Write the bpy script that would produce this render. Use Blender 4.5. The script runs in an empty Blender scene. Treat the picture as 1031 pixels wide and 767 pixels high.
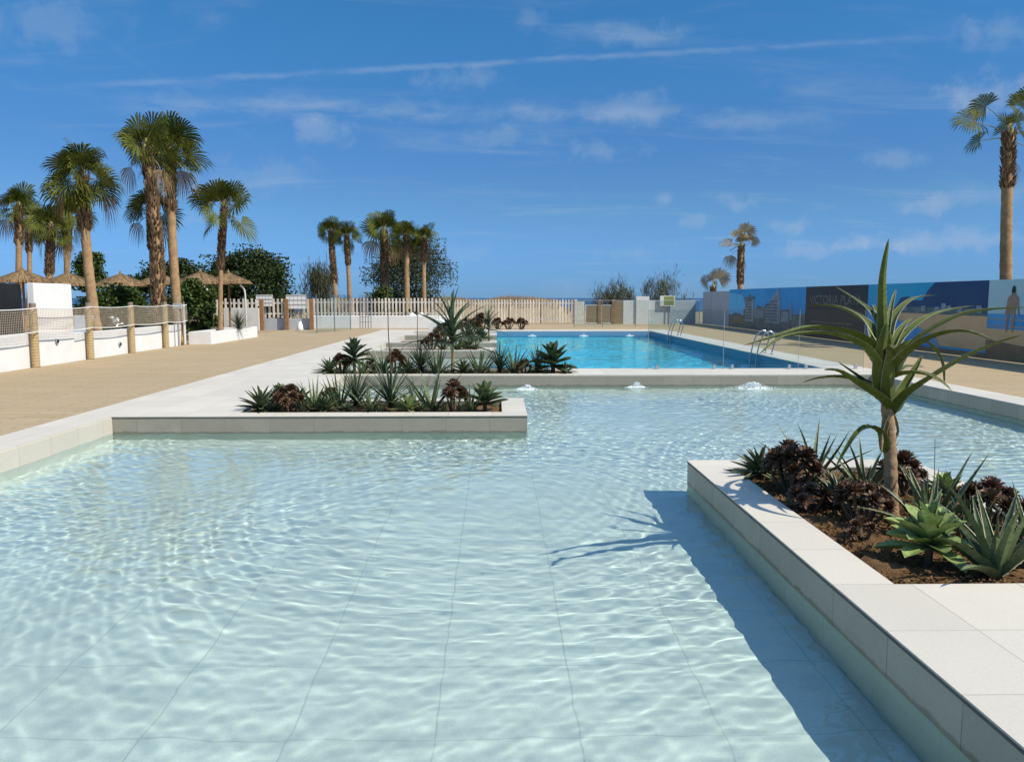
import bpy, math, random
import numpy as np
from mathutils import Vector, Matrix
R = math.radians
S = bpy.context.scene
COL = S.collection
rnd = random.Random(7)

# ------------------------------------------------------------------ camera
CAMZ = 1.6
PITCH, YAW, FPX, CX, CY = R(6.0), R(1.1), 794.0, 515.5, 383.5
cam = bpy.data.cameras.new('camera')
co = bpy.data.objects.new('camera', cam); COL.objects.link(co); S.camera = co
cam.sensor_width = 36; cam.lens = FPX/1031*36
cam.clip_start = .05; cam.clip_end = 20000
co.location = (0, 0, CAMZ); co.rotation_euler = (R(90)-PITCH, 0, -YAW)
CM = co.rotation_euler.to_matrix()
def ray(u, v): return CM @ Vector(((u-CX)/FPX, -(v-CY)/FPX, -1))
def at(u, v, Y):
    d = ray(u, v); return Vector((0, 0, CAMZ)) + d*(Y/d.y)
def gx(u, Y): return at(u, 330, Y).x
def gz(v, Y): return at(500, v, Y).z

# ------------------------------------------------------------------ materials
MATS = {}
def nodes(name):
    m = bpy.data.materials.new(name); m.use_nodes = True; MATS[name] = m
    nt = m.node_tree; return m, nt, nt.nodes, nt.links, nt.nodes['Principled BSDF']
def mixcol(n, l, fac, a, b, mode='MIX'):
    x = n.new('ShaderNodeMix'); x.data_type = 'RGBA'; x.blend_type = mode
    for s, v in ((0, fac), (6, a), (7, b)):
        if isinstance(v, bpy.types.NodeSocket): l.new(v, x.inputs[s])
        elif s == 0: x.inputs[0].default_value = v
        else: x.inputs[s].default_value = (*v, 1)
    return x.outputs[2]
def noise(n, l, scale, detail=4, rough=.6, vec=None, dist=0.0):
    t = n.new('ShaderNodeTexNoise'); t.inputs['Scale'].default_value = scale
    t.inputs['Detail'].default_value = detail; t.inputs['Roughness'].default_value = rough
    t.inputs['Distortion'].default_value = dist
    if vec is None:
        tc = n.new('ShaderNodeTexCoord'); vec = tc.outputs['Object']
    l.new(vec, t.inputs['Vector']); return t.outputs['Fac']
def ramp(n, l, f, a, b):
    m = n.new('ShaderNodeMapRange'); m.inputs[1].default_value = a; m.inputs[2].default_value = b
    m.interpolation_type = 'SMOOTHSTEP'; l.new(f, m.inputs[0]); return m.outputs[0]
def simple(name, c1, c2=None, scale=6, rough=.7, spec=.3, bump=0, bscale=40, metal=0, island=0):
    m, nt, n, l, p = nodes(name)
    col = mixcol(n, l, ramp(n, l, noise(n, l, scale), .3, .7), c1, c2 or c1)
    if island:
        g = n.new('ShaderNodeNewGeometry')
        mr = n.new('ShaderNodeMapRange'); mr.inputs[3].default_value = 1-island; mr.inputs[4].default_value = 1+island
        l.new(g.outputs['Random Per Island'], mr.inputs[0])
        hs = n.new('ShaderNodeHueSaturation'); l.new(col, hs.inputs['Color']); l.new(mr.outputs[0], hs.inputs['Value'])
        col = hs.outputs[0]
    l.new(col, p.inputs['Base Color'])
    p.inputs['Roughness'].default_value = rough; p.inputs['Specular IOR Level'].default_value = spec
    p.inputs['Metallic'].default_value = metal
    if bump:
        b = n.new('ShaderNodeBump'); b.inputs['Strength'].default_value = bump; b.inputs['Distance'].default_value = .02
        l.new(noise(n, l, bscale, 5), b.inputs['Height']); l.new(b.outputs[0], p.inputs['Normal'])
    return m
def leafmat(name, c1, c2, rough=.5, island=.35, trans=.25, scale=5, spec=.22):
    m = simple(name, c1, c2, scale, rough, spec, island=island)
    nt = m.node_tree; n, l = nt.nodes, nt.links; p = n['Principled BSDF']
    src0 = p.inputs['Base Color'].links[0].from_socket
    blot = mixcol(n, l, ramp(n, l, noise(n, l, 38, 6, .75), .35, .68), (.72, .70, .62), (1.22, 1.2, 1.12))
    l.new(mixcol(n, l, 1.0, src0, blot, 'MULTIPLY'), p.inputs['Base Color'])
    bb = n.new('ShaderNodeBump'); bb.inputs['Strength'].default_value = .35; bb.inputs['Distance'].default_value = .006; l.new(noise(n, l, 55, 4, .6), bb.inputs['Height']); l.new(bb.outputs[0], p.inputs['Normal'])
    if trans:
        t = n.new('ShaderNodeBsdfTranslucent'); src = p.inputs['Base Color'].links[0].from_socket
        g = n.new('ShaderNodeGamma'); g.inputs[1].default_value = .85; l.new(src, g.inputs[0]); l.new(g.outputs[0], t.inputs[0])
        mx = n.new('ShaderNodeMixShader'); mx.inputs[0].default_value = trans
        l.new(p.outputs[0], mx.inputs[1]); l.new(t.outputs[0], mx.inputs[2])
        l.new(mx.outputs[0], n['Material Output'].inputs[0])
    return m
def tiled(name, c1, c2, mortar, tw, th, off=(0, 0), axes='XY', msize=.004, rough=.55, bump=.15, offset=0, stain=.5, sscale=.8, spec=.35, wet=False):
    """slabs of tw x th metres laid in world axes, with blotchy wear"""
    m, nt, n, l, p = nodes(name)
    tc = n.new('ShaderNodeTexCoord'); sx = n.new('ShaderNodeSeparateXYZ'); l.new(tc.outputs['Object'], sx.inputs[0])
    cb = n.new('ShaderNodeCombineXYZ')
    for k, a in enumerate(axes):
        ad = n.new('ShaderNodeMath'); ad.operation = 'ADD'; ad.inputs[1].default_value = off[k]+400*(tw if k == 0 else th)
        l.new(sx.outputs['XYZ'.index(a)], ad.inputs[0]); l.new(ad.outputs[0], cb.inputs[k])
    b = n.new('ShaderNodeTexBrick'); l.new(cb.outputs[0], b.inputs['Vector'])
    b.offset = offset; b.squash = 1; b.inputs['Scale'].default_value = 1
    b.inputs['Brick Width'].default_value = tw; b.inputs['Row Height'].default_value = th
    b.inputs['Mortar Size'].default_value = msize; b.inputs['Mortar Smooth'].default_value = .3
    b.inputs['Color1'].default_value = (*c1, 1); b.inputs['Color2'].default_value = (*c2, 1); b.inputs['Mortar'].default_value = (*mortar, 1)
    b.inputs['Bias'].default_value = 0
    st = ramp(n, l, noise(n, l, sscale, 6, .65, dist=.4), .35, .75)
    dark = mixcol(n, l, stain, b.outputs['Color'], tuple(x*.8 for x in c1))
    col = mixcol(n, l, st, b.outputs['Color'], dark)
    fine = noise(n, l, 60, 6, .75)
    col2 = mixcol(n, l, fine, tuple([.80]*3), tuple([1.18]*3)); 
    col = mixcol(n, l, 1.0, col, col2, 'MULTIPLY')
    if wet:
        wz = n.new('ShaderNodeMath'); wz.operation = 'MULTIPLY_ADD'; wz.inputs[1].default_value = -.09; l.new(noise(n, l, 5, 6, .7), wz.inputs[0]); l.new(sx.outputs['Z'], wz.inputs[2])
        col = mixcol(n, l, ramp(n, l, wz.outputs[0], -.268, -.246), mixcol(n, l, 1.0, col, (.62, .63, .60), 'MULTIPLY'), col)
    l.new(col, p.inputs['Base Color']); p.inputs['Roughness'].default_value = rough; p.inputs['Specular IOR Level'].default_value = spec
    bp = n.new('ShaderNodeBump'); bp.inputs['Strength'].default_value = bump; bp.inputs['Distance'].default_value = .004; bp.invert = True
    l.new(b.outputs['Fac'], bp.inputs['Height']); l.new(bp.outputs[0], p.inputs['Normal'])
    return m

M = {}
M['deck'] = tiled('pale_stone_deck', (.64, .575, .465), (.56, .505, .41), (.37, .33, .265), .6, .62, (-2.33, -4.254+.62*8), stain=.45)
M['wallface'] = tiled('grey_stone_face', (.36, .315, .245), (.285, .25, .195), (.19, .17, .13), .6, 3.0, (0.1, 1.0), 'XZ', stain=1.0, sscale=2.6, wet=True)
M['wallside_bounce'] = tiled('grey_stone_side_bounce_lit', (.53, .455, .335), (.44, .38, .28), (.21, .19, .15), .62, 3.0, (-4.254+.62*8, 1.0), 'YZ', stain=1.0, sscale=2.6, wet=True)  # same stone as the face, light bounced off the water put into its colour
M['poolfloor'] = tiled('pale_pool_tile', (.88, .84, .77), (.84, .80, .735), (.68, .655, .60), .69, .69, (.30, .60), msize=.006, stain=.5, sscale=1.1)
M['basetile'] = tiled('green_grey_tile', (.44, .53, .47), (.39, .48, .43), (.3, .38, .33), .61, .3, (-4.38+.61*8, 1.0), 'YZ', stain=.6, sscale=1.6)
M['deepfloor'] = tiled('turquoise_pool_tile', (.34, .88, .93), (.30, .86, .92), (.45, .9, .95), .30, .30, msize=.004, stain=.15)
M['pavers'] = tiled('tan_pavers', (.46, .35, .21), (.385, .285, .165), (.25, .18, .105), 1.2, .145, msize=.015, offset=.37, stain=1.0, sscale=.4, rough=.8, spec=.1)
M['ground'] = simple('sandy_ground', (.36, .27, .17), (.26, .20, .12), .6, .9, .1, .4, 6)
M['sea'] = simple('sea_water', (.02, .06, .12), (.015, .05, .10), .02, .35, .4)
M['trim'] = simple('dark_edge_trim', (.09, .085, .075), (.13, .12, .105), 8, .6)
M['soil'] = simple('brown_mulch', (.11, .06, .027), (.20, .115, .05), 14, .95, .1, 1.0, 75)
M['chip'] = simple('bark_chips', (.11, .058, .025), (.20, .11, .05), 30, .9, .1, island=.5)
M['white'] = simple('white_render', (.80, .78, .73), (.74, .72, .67), 1.5, .8, .2, .15, 12)
M['offwhite'] = simple('weathered_white', (.62, .59, .53), (.70, .67, .61), 2.0, .8, .2)
M['slat'] = simple('white_paint_slats', (.74, .66, .53), (.58, .50, .39), 4, .6, .3, island=.2)
M['brownwood'] = simple('brown_wood', (.34, .19, .09), (.24, .13, .06), 5, .7, .2)
M['reed'] = simple('reed_screen', (.25, .18, .10), (.33, .25, .15), 14, .9, .1)
M['rope'] = simple('jute_rope', (.52, .38, .20), (.40, .28, .14), 30, .9, .1)
M['net'] = simple('cream_net', (.52, .44, .32), (.44, .37, .27), 10, .8, .2)
M['postcap'] = simple('grey_timber', (.20, .165, .12), (.28, .23, .17), 20, .8, .2)
M['black'] = simple('black_screen', (.012, .014, .016), (.018, .02, .022), 3, .7, .2)
M['greyboard'] = simple('grey_board', (.40, .43, .45), (.46, .48, .49), 1.2, .6, .3)
M['steel'] = simple('brushed_steel', (.55, .56, .57), (.5, .5, .5), 10, .25, .5, metal=1)
M['greymetal'] = simple('grey_metal_post', (.27, .28, .28), (.32, .33, .33), 10, .5, .4)
M['straw'] = simple('straw_thatch', (.25, .165, .085), (.19, .12, .06), 12, .9, .1, island=.4)
M['trunk'] = simple('palm_trunk', (.42, .27, .14), (.29, .18, .09), 7, .9, .1, .7, 25)
M['boots'] = simple('palm_boots', (.20, .125, .068), (.13, .08, .045), 10, .9, .1, island=.45)
M['palm'] = leafmat('palm_fan_green', (.066, .080, .011), (.12, .13, .022), .65, .4, .18, spec=.10)
M['palmdry'] = leafmat('palm_fan_dry', (.33, .23, .12), (.24, .155, .075), .7, .4, .25)
M['palmolive'] = leafmat('palm_fan_olive', (.17, .13, .035), (.27, .185, .07), .75, .4, .10, spec=.05)
M['stalk'] = simple('palm_petiole', (.22, .22, .07), (.28, .22, .09), 6, .6)
M['bark'] = simple('shrub_bark', (.14, .1, .065), (.1, .07, .045), 8, .9, .1)
M['leafdark'] = leafmat('dark_evergreen_leaf', (.032, .052, .014), (.055, .078, .02), .55, .5, .15)
M['leafgreen'] = leafmat('green_leaf', (.05, .085, .018), (.08, .12, .025), .5, .5, .2)
M['leafgrey'] = leafmat('grey_green_leaf', (.075, .095, .05), (.05, .07, .035), .6, .5, .2)
M['tamarisk'] = leafmat('olive_needles', (.13, .13, .07), (.085, .09, .045), .7, .45, .2)
M['drygrass'] = leafmat('dry_dune_grass', (.34, .25, .15), (.24, .18, .11), .8, .5, .2)
M['aloe'] = leafmat('aloe_leaf', (.15, .19, .09), (.095, .135, .06), .42, .3, .06, 9)
M['aloeedge'] = simple('aloe_pale_margin', (.45, .42, .26), (.52, .48, .33), 20, .5)
M['treealoe'] = leafmat('tree_aloe_leaf', (.075, .105, .016), (.13, .155, .03), .5, .15, .10, 3, .25)
M['aloetip'] = leafmat('dry_aloe_leaf', (.36, .27, .15), (.26, .18, .09), .8, .2, .15)
M['aloestem'] = simple('aloe_stem_bark', (.40, .27, .15), (.29, .18, .09), 9, .8, .2, .6, 30)
M['agave'] = leafmat('dark_agave_leaf', (.085, .12, .055), (.055, .085, .042), .4, .3, .05, 8)
M['agavelight'] = leafmat('light_rosette_leaf', (.34, .42, .16), (.23, .31, .10), .4, .2, .1, 6)
M['aeonium'] = leafmat('dark_purple_leaf', (.11, .058, .035), (.18, .105, .062), .38, .55, .04, 14, .4)
M['aeoniumstem'] = simple('succulent_stem', (.16, .11, .07), (.11, .075, .05), 20, .9)
M['yucca'] = leafmat('dark_spiky_leaf', (.055, .08, .04), (.085, .115, .06), .45, .4, .05, 8)
M['foam'] = simple('white_foam', (.85, .88, .88), (.8, .85, .86), 20, .4)
M['flower'] = simple('white_petals', (.8, .79, .76), (.75, .74, .7), 20, .6)
def flat(name, c, c2=None, sc=3): 
    if name not in MATS: simple('print_'+name, c, c2, sc, .45, .25); MATS[name] = MATS['print_'+name]
    return MATS[name]

m, nt, n, l, p = nodes('pool_water'); n.remove(p)
g = n.new('ShaderNodeBsdfGlass'); g.inputs['IOR'].default_value = 1.333; g.inputs['Roughness'].default_value = 0
g.inputs['Color'].default_value = (.86, .985, .965, 1); l.new(g.outputs[0], n['Material Output'].inputs[0]); M['water'] = m
m = M['water'].copy(); m.name = 'deep_pool_water'; m.node_tree.nodes['Glass BSDF'].inputs['Color'].default_value = (.58, .95, 1, 1); M['deepwater'] = m
m, nt, n, l, p = nodes('clear_glass'); n.remove(p)
tr = n.new('ShaderNodeBsdfTransparent'); tr.inputs[0].default_value = (.86, .91, .92, 1)
gl = n.new('ShaderNodeBsdfGlossy'); gl.inputs['Roughness'].default_value = .01
fr = n.new('ShaderNodeFresnel'); fr.inputs[0].default_value = 1.45; gg = n.new('ShaderNodeNewGeometry'); sb = n.new('ShaderNodeMath'); sb.operation = 'SUBTRACT'; sb.inputs[0].default_value = 1; l.new(gg.outputs['Backfacing'], sb.inputs[1]); mu = n.new('ShaderNodeMath'); mu.operation = 'MULTIPLY'; l.new(fr.outputs[0], mu.inputs[0]); l.new(sb.outputs[0], mu.inputs[1])
mx = n.new('ShaderNodeMixShader'); l.new(mu.outputs[0], mx.inputs[0]); l.new(tr.outputs[0], mx.inputs[1]); l.new(gl.outputs[0], mx.inputs[2])
l.new(mx.outputs[0], n['Material Output'].inputs[0]); M['glass'] = m

# ------------------------------------------------------------------ mesh builder
class MB:
    def __init__(s): s.v = []; s.f = []; s.m = []
    def add(s, vs, fs, mi=0):
        o = len(s.v); s.v.extend([tuple(x) for x in vs]); s.f.extend([tuple(i+o for i in f) for f in fs]); s.m.extend([mi]*len(fs))
    def box(s, x0, x1, y0, y1, z0, z1, mi=0):
        s.add([(x0,y0,z0),(x1,y0,z0),(x1,y1,z0),(x0,y1,z0),(x0,y0,z1),(x1,y0,z1),(x1,y1,z1),(x0,y1,z1)],
              [(0,3,2,1),(4,5,6,7),(0,1,5,4),(1,2,6,5),(2,3,7,6),(3,0,4,7)], mi)
    def bbox(s, x0, x1, y0, y1, z0, z1, b=.012, mi=0):
        """box with chamfered top edges"""
        vs = [(x0,y0,z0),(x1,y0,z0),(x1,y1,z0),(x0,y1,z0),(x0,y0,z1-b),(x1,y0,z1-b),(x1,y1,z1-b),(x0,y1,z1-b),
              (x0+b,y0+b,z1),(x1-b,y0+b,z1),(x1-b,y1-b,z1),(x0+b,y1-b,z1)]
        fs = [(0,3,2,1),(8,9,10,11)]
        for a, c in ((0,4),(4,8)):
            for k in range(4): k2 = (k+1) % 4; fs.append((a+k, a+k2, c+k2, c+k))
        s.add(vs, fs, mi)
    def tube(s, pts, rad, n=8, mi=0, cap=True):
        pts = [Vector(p) for p in pts]; N = len(pts)
        if not hasattr(rad, '__len__'): rad = [rad]*N
        vs = []; ref = None
        for i, p in enumerate(pts):
            t = (pts[min(i+1, N-1)]-pts[max(i-1, 0)]).normalized()
            if ref is None: ref = Vector((1,0,0)) if abs(t.x) < .8 else Vector((0,1,0))
            a = (ref-t*ref.dot(t)).normalized(); b = t.cross(a); ref = a
            for k in range(n):
                an = 2*math.pi*k/n; vs.append(p+(a*math.cos(an)+b*math.sin(an))*rad[i])
        fs = [(i*n+k, i*n+(k+1) % n, (i+1)*n+(k+1) % n, (i+1)*n+k) for i in range(N-1) for k in range(n)]
        if cap: fs += [tuple(range(n-1, -1, -1)), tuple(range((N-1)*n, N*n))]
        s.add(vs, fs, mi)
    def blade(s, pts, W, prof=None, ch=.25, th=.18, up=Vector((0,0,1)), mi=0, edge=None, ew=.12, teeth=None, roll=0.0):
        """fleshy channelled leaf along a polyline; W is the base width"""
        pts = [Vector(p) for p in pts]; N = len(pts); vs = []; es = []; tv = []
        for i, p in enumerate(pts):
            t = (pts[min(i+1, N-1)]-pts[max(i-1, 0)]).normalized()
            sd = t.cross(up)
            if sd.length < .05: sd = t.cross(Vector((.3, 1, 0)))
            sd.normalize()
            if roll: sd = Matrix.Rotation(roll, 3, t) @ sd
            nn = sd.cross(t)
            x = i/(N-1); w = W*(prof(x) if prof else max(.02, (1-x)**.7))
            L, Rr = p-sd*w*.5+nn*ch*w, p+sd*w*.5+nn*ch*w
            vs += [L, p, Rr, p-nn*th*w]
            es.append((L, Rr, sd, nn, w))
        fs = []
        for i in range(N-1):
            a, b = i*4, (i+1)*4
            for k in range(4): fs.append((a+k, a+(k+1) % 4, b+(k+1) % 4, b+k))
        s.add(vs, fs, mi)
        if edge is not None:
            for side in (0, 1):
                ev = []
                for (L, Rr, sd, nn, w) in es:
                    q = L if side == 0 else Rr; sg = -1 if side == 0 else 1
                    ev += [q-sd*sg*w*ew+nn*.003, q+sd*sg*w*.03+nn*.003]
                s.add(ev, [(2*i, 2*i+1, 2*i+3, 2*i+2) for i in range(N-1)], edge)
        if teeth is not None:
            for side in (0, 1):
                for i in range(N-2):
                    for f in (.25, .75):
                        q0 = es[i][side].lerp(es[i+1][side], f); q1 = es[i][side].lerp(es[i+1][side], f+.18)
                        sg = -1 if side == 0 else 1
                        s.add([q0, q1, (q0+q1)/2+es[i][2]*sg*max(.004, .07*es[i][4])], [(0, 1, 2)], teeth)
    def build(s, name, mats, parent=None, smooth=False, loc=None):
        me = bpy.data.meshes.new(name); me.from_pydata([tuple(v) for v in s.v], [], s.f)
        for mt in (mats if isinstance(mats, (list, tuple)) else [mats]): me.materials.append(M[mt] if isinstance(mt, str) else mt)
        me.polygons.foreach_set('material_index', s.m)
        if smooth: me.polygons.foreach_set('use_smooth', [True]*len(s.f))
        me.update()
        o = bpy.data.objects.new(name, me); COL.objects.link(o)
        if parent: o.parent = parent
        if loc is not None: o.location = loc
        return o
def tag(o, label=None, cat=None, group=None, kind=None):
    if label: o['label'] = label
    if cat: o['category'] = cat
    if group: o['group'] = group
    if kind: o['kind'] = kind
    return o
def empty(name, loc=(0,0,0), label=None, cat=None, group=None, rz=0):
    o = bpy.data.objects.new(name, None); COL.objects.link(o); o.location = loc; o.rotation_euler = (0,0,rz); o.empty_display_size = .1
    return tag(o, label, cat, group)
def struct(o): o['kind'] = 'structure'; return o
def copy_tree(o, parent=None):
    c = o.copy(); COL.objects.link(c); c.parent = parent
    for ch in list(o.children): copy_tree(ch, c)
    return c
def spline(pts, n):
    P = [Vector(p) for p in pts]; out = []; K = len(P)-1
    for i in range(n):
        x = i/(n-1)*K; k = min(int(x), K-1); f = x-k
        p0, p1, p2, p3 = P[max(k-1, 0)], P[k], P[k+1], P[min(k+2, K)]
        out.append(.5*((2*p1)+(p2-p0)*f+(2*p0-5*p1+4*p2-p3)*f*f+(3*p1-p0-3*p2+p3)*f**3))
    return out
ORD = ['first', 'second', 'third', 'fourth', 'fifth', 'sixth', 'seventh', 'eighth', 'ninth', 'tenth', 'eleventh', 'twelfth']

# ------------------------------------------------------------------ ground, decks, basins
WZ = -.234                      # water level below the deck
PX0, PX1, PY0, PY1 = -10.75, 12.8, -3.0, 50.0
b = MB()
xs = [-9000, PX0, PX1, 9000]; ys = [-200, PY0, PY1, 9000]
for i in range(3):
    for j in range(3):
        if (i, j) != (1, 1): b.add([(xs[i], ys[j], -.02), (xs[i+1], ys[j], -.02), (xs[i+1], ys[j+1], -.02), (xs[i], ys[j+1], -.02)], [(0,1,2,3)])
struct(b.build('ground', 'ground'))
b = MB(); b.add([(-9000, 95, .02), (9000, 95, .02), (9000, 9000, .02), (-9000, 9000, .02)], [(0,1,2,3)]); struct(b.build('sea', 'sea'))
def deckpiece(name, mat, *rects, z1=0.0, z0=-2.0):
    b = MB()
    for r in rects: b.box(r[0], r[1], r[2], r[3], z0, z1)
    return struct(b.build(name, mat))
deckpiece('pool_deck', 'deck', (-5.8, -5.24, PY0, 12.6), (-5.8, -4.0, 12.6, 40.2), (-4.0, -3.2, 12.6, 16.4), (-5.24, 7.9, PY0, 1.8), (-4.0, 7.5, 38.5, 40.2),
          (7.9, 8.5, PY0, 17.94), (7.5, 8.5, 17.94, 40.2))
deckpiece('paved_terrace', 'pavers', (PX0, -5.8, PY0, 50), (-5.8, 8.5, 40.2, 50), (8.5, PX1, PY0, 50), z1=-.004)
b = MB(); b.box(-5.3, 8, 1.7, 16.6, -.85, -.72); fl = struct(b.build('pool_floor', 'poolfloor'))
b = MB(); b.box(0, 7.6, 17.9, 38.6, -1.75, -1.6)
deepfl = struct(b.build('deep_pool_floor', 'deepfloor'))
b = MB(); b.box(7.488, 7.5, 17.95, 38.488, -1.6, -.03); b.box(0, 7.5, 38.488, 38.5, -1.6, -.03)
struct(b.build('deep_pool_wall', tiled('blue_wall_tile', (.13, .27, .40), (.11, .24, .36), (.3, .4, .5), .3, .1, axes='YZ', stain=.2)))
b = MB(); b.box(-4.0, -.002, 17.9, 38.5, -1.7, -.50); ledge = struct(b.build('shallow_ledge', 'poolfloor'))
# thin light wall skins of the near basin
zb, zt = WZ-.012, -.02
b = MB()
for z0, z1, mi in ((-.72, zb, 1), (zb, zt, 0)):
    b.box(-5.24, -5.228, 1.8, 10.7, z0, z1, mi); b.box(-3.2, -3.188, 12.6, 16.4, z0, z1, mi); b.box(-5.2, 7.88, 1.8, 1.812, z0, z1, mi)
skin2 = struct(b.build('pool_edge_wall', ['deck', 'poolfloor']))
b = MB()
for z0, z1, mi in ((-.72, zb, 1), (zb, zt, 0)): b.box(7.888, 7.9, 1.8, 16.4, z0, z1, mi)
skin = struct(b.build('pool_wall', ['wallside_bounce', 'basetile']))

def wavegrid(name, x0, x1, y0, y1, step, seed, amp, lam0, nl, spread, mean, bi=0.0):
    nx, ny = int((x1-x0)/step)+1, int((y1-y0)/step)+1
    X, Y = np.meshgrid(np.linspace(x0, x1, nx), np.linspace(y0, y1, ny))
    rg = np.random.default_rng(seed); Z = 0*X; near = np.clip((Y-y0-.6)/6.5, 0, 1) if bi else 1.0
    # slow bending of the wave fronts keeps the pattern from looking like a grating
    wx = .30*np.sin(.9*X+.5*Y)+.22*np.sin(.6*Y-1.3*X+2); wy = .28*np.sin(1.1*Y+.4*X+1)+.2*np.sin(.8*X-.9*Y)
    gust = .75+.30*np.sin(.55*X+.7*Y+.5)*np.sin(.8*Y-.35*X)+.2*np.sin(1.7*X-.4*Y)
    for k in range(nl):
        lam = lam0*1.17**(k % 11)*(1+.1*rg.random()); th = mean+(R(26) if (k//11) % 2 else R(-26))*bi+rg.normal()*spread
        kx, ky = math.cos(th)*2*math.pi/lam, math.sin(th)*2*math.pi/lam
        fade = (.30+.70*near) if lam < .17 else ((.55+.45*near) if lam < .26 else 1.0)
        Z = Z+fade*amp*lam*np.sin(kx*(X+wx*(.5+rg.random()))+ky*(Y+wy*(.5+rg.random()))+rg.random()*6.28)
    Z = Z*gust*np.clip(.80+.035*(Y-2.5), .80, 1.15)+WZ
    idx = np.arange(nx*ny).reshape(ny, nx)
    q = np.stack([idx[:-1,:-1], idx[:-1,1:], idx[1:,1:], idx[1:,:-1]], -1).reshape(-1, 4)
    me = bpy.data.meshes.new(name); me.vertices.add(nx*ny)
    me.vertices.foreach_set('co', np.stack([X.ravel(), Y.ravel(), Z.ravel()], 1).astype(np.float32).ravel())
    nq = len(q); me.loops.add(nq*4); me.loops.foreach_set('vertex_index', q.ravel().astype(np.int32))
    me.polygons.add(nq); me.polygons.foreach_set('loop_start', np.arange(0, nq*4, 4, dtype=np.int32))
    me.polygons.foreach_set('use_smooth', np.ones(nq, bool)); me.update(); me.validate()
    me.materials.append(M['deepwater' if name.startswith('deep') else 'water'])
    o = bpy.data.objects.new(name, me); COL.objects.link(o); struct(o); o.cycles.is_caustics_caster = True
    return o
wavegrid('shallow_pool_water', -5.26, 7.92, 1.78, 16.43, .0165, 5, .0019, .082, 44, .42, R(84), 1.0)
wavegrid('deep_pool_water', -.003, 7.52, 17.92, 38.52, .045, 9, .0022, .22, 18, .9, R(90))
wavegrid('channel_water', -4.02, -.004, 17.92, 38.52, .06, 12, .0016, .3, 12, .9, R(90))

# ------------------------------------------------------------------ stone planters
def planter(label, x0, x1, y0, y1, bx0, bx1, by0, by1, soilz=-.05, seed=1, trim=True):
    root = empty('stone_planter', ((x0+x1)/2, (y0+y1)/2, 0), label, 'planter', 'stone planters set in the pool')
    ox, oy = root.location.x, root.location.y
    def fin(b, name, mat, smooth=False):
        o = b.build(name, mat, None, smooth); o.parent = root; o.matrix_parent_inverse = Matrix.Translation((-ox, -oy, 0)); return o
    t = .026
    def frame(b, e, z0, z1):
        b.box(x0+e, bx0, y0+e, y1-e, z0, z1); b.box(bx1, x1-e, y0+e, y1-e, z0, z1)
        b.box(bx0, bx1, y0+e, by0, z0, z1); b.box(bx0, bx1, by1, y1-e, z0, z1)
    b = MB(); frame(b, 0, -t+.016, 0); fin(b, 'coping', 'deck')
    b = MB(); frame(b, .003, -t-.004, -t+.016); fin(b, 'edge_trim', 'trim' if trim else 'deck')
    b = MB(); frame(b, .010, -2.0, WZ-.012); wu = fin(b, 'tiled_base', 'basetile')
    wu.cycles.is_caustics_receiver = True
    b = MB(); frame(b, .006, WZ-.012, -t-.004)
    w = fin(b, 'wall', ['wallface', 'wallside_bounce'])
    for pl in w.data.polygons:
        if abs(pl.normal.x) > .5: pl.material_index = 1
    # soil: a lumpy sheet inside the bed
    b = MB(); rg = random.Random(seed); nx = max(6, int((bx1-bx0)/.06)); ny = max(6, int((by1-by0)/.06)); vs = []
    ph = [(rg.uniform(2, 14), rg.uniform(2, 14), rg.uniform(0, 6)) for _ in range(8)]
    for j in range(ny+1):
        for i in range(nx+1):
            x, y = bx0+(bx1-bx0)*i/nx, by0+(by1-by0)*j/ny
            e = min(i, nx-i, j, ny-j); z = soilz+sum(.009*math.sin(a*x+c*y+d) for a, c, d in ph)+rg.uniform(-.006, .006)
            vs.append((x, y, soilz-.01 if e == 0 else z))
    b.add(vs, [(j*(nx+1)+i, j*(nx+1)+i+1, (j+1)*(nx+1)+i+1, (j+1)*(nx+1)+i) for j in range(ny) for i in range(nx)])
    fin(b, 'soil', 'soil', True)
    return root, w
PL = []
near, nearw = planter('large near planter of pale slabs with dark trim, tree aloe growing in it', 1.885, 4.1, 1.8, 7.675, 2.235, 3.75, 4.254, 7.325, -.045, 1)
pl1, w1 = planter('long stone planter with pale rim, at the middle left of the shallow pool', -5.24, .42, 10.7, 12.6, -3.63, .07, 11.05, 12.25, -.05, 2)
pl2, w2 = planter('long planted dividing wall between the shallow pool and the deep pool', -4.0, 7.9, 16.4, 17.94, -3.72, 1.6, 16.72, 17.62, -.05, 3, False)
pl3, w3 = planter('nearest of three short planters jutting beside the deep pool', -4.0, -.001, 24.2, 25.7, -3.6, -.55, 24.45, 25.45, -.04, 4, False)
pl4, w4 = planter('middle one of three short planters jutting beside the deep pool', -4.0, -.001, 28.5, 30.2, -3.6, -.55, 28.75, 29.95, -.04, 5, False)
pl5, w5 = planter('farthest of three short planters jutting beside the deep pool', -4.0, -.001, 34.3, 35.8, -3.6, -.55, 34.55, 35.55, -.04, 6, False)
for o in [fl, deepfl, ledge, skin, skin2, nearw, w1, w2, w3, w4, w5]: o.cycles.is_caustics_receiver = True
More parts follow.
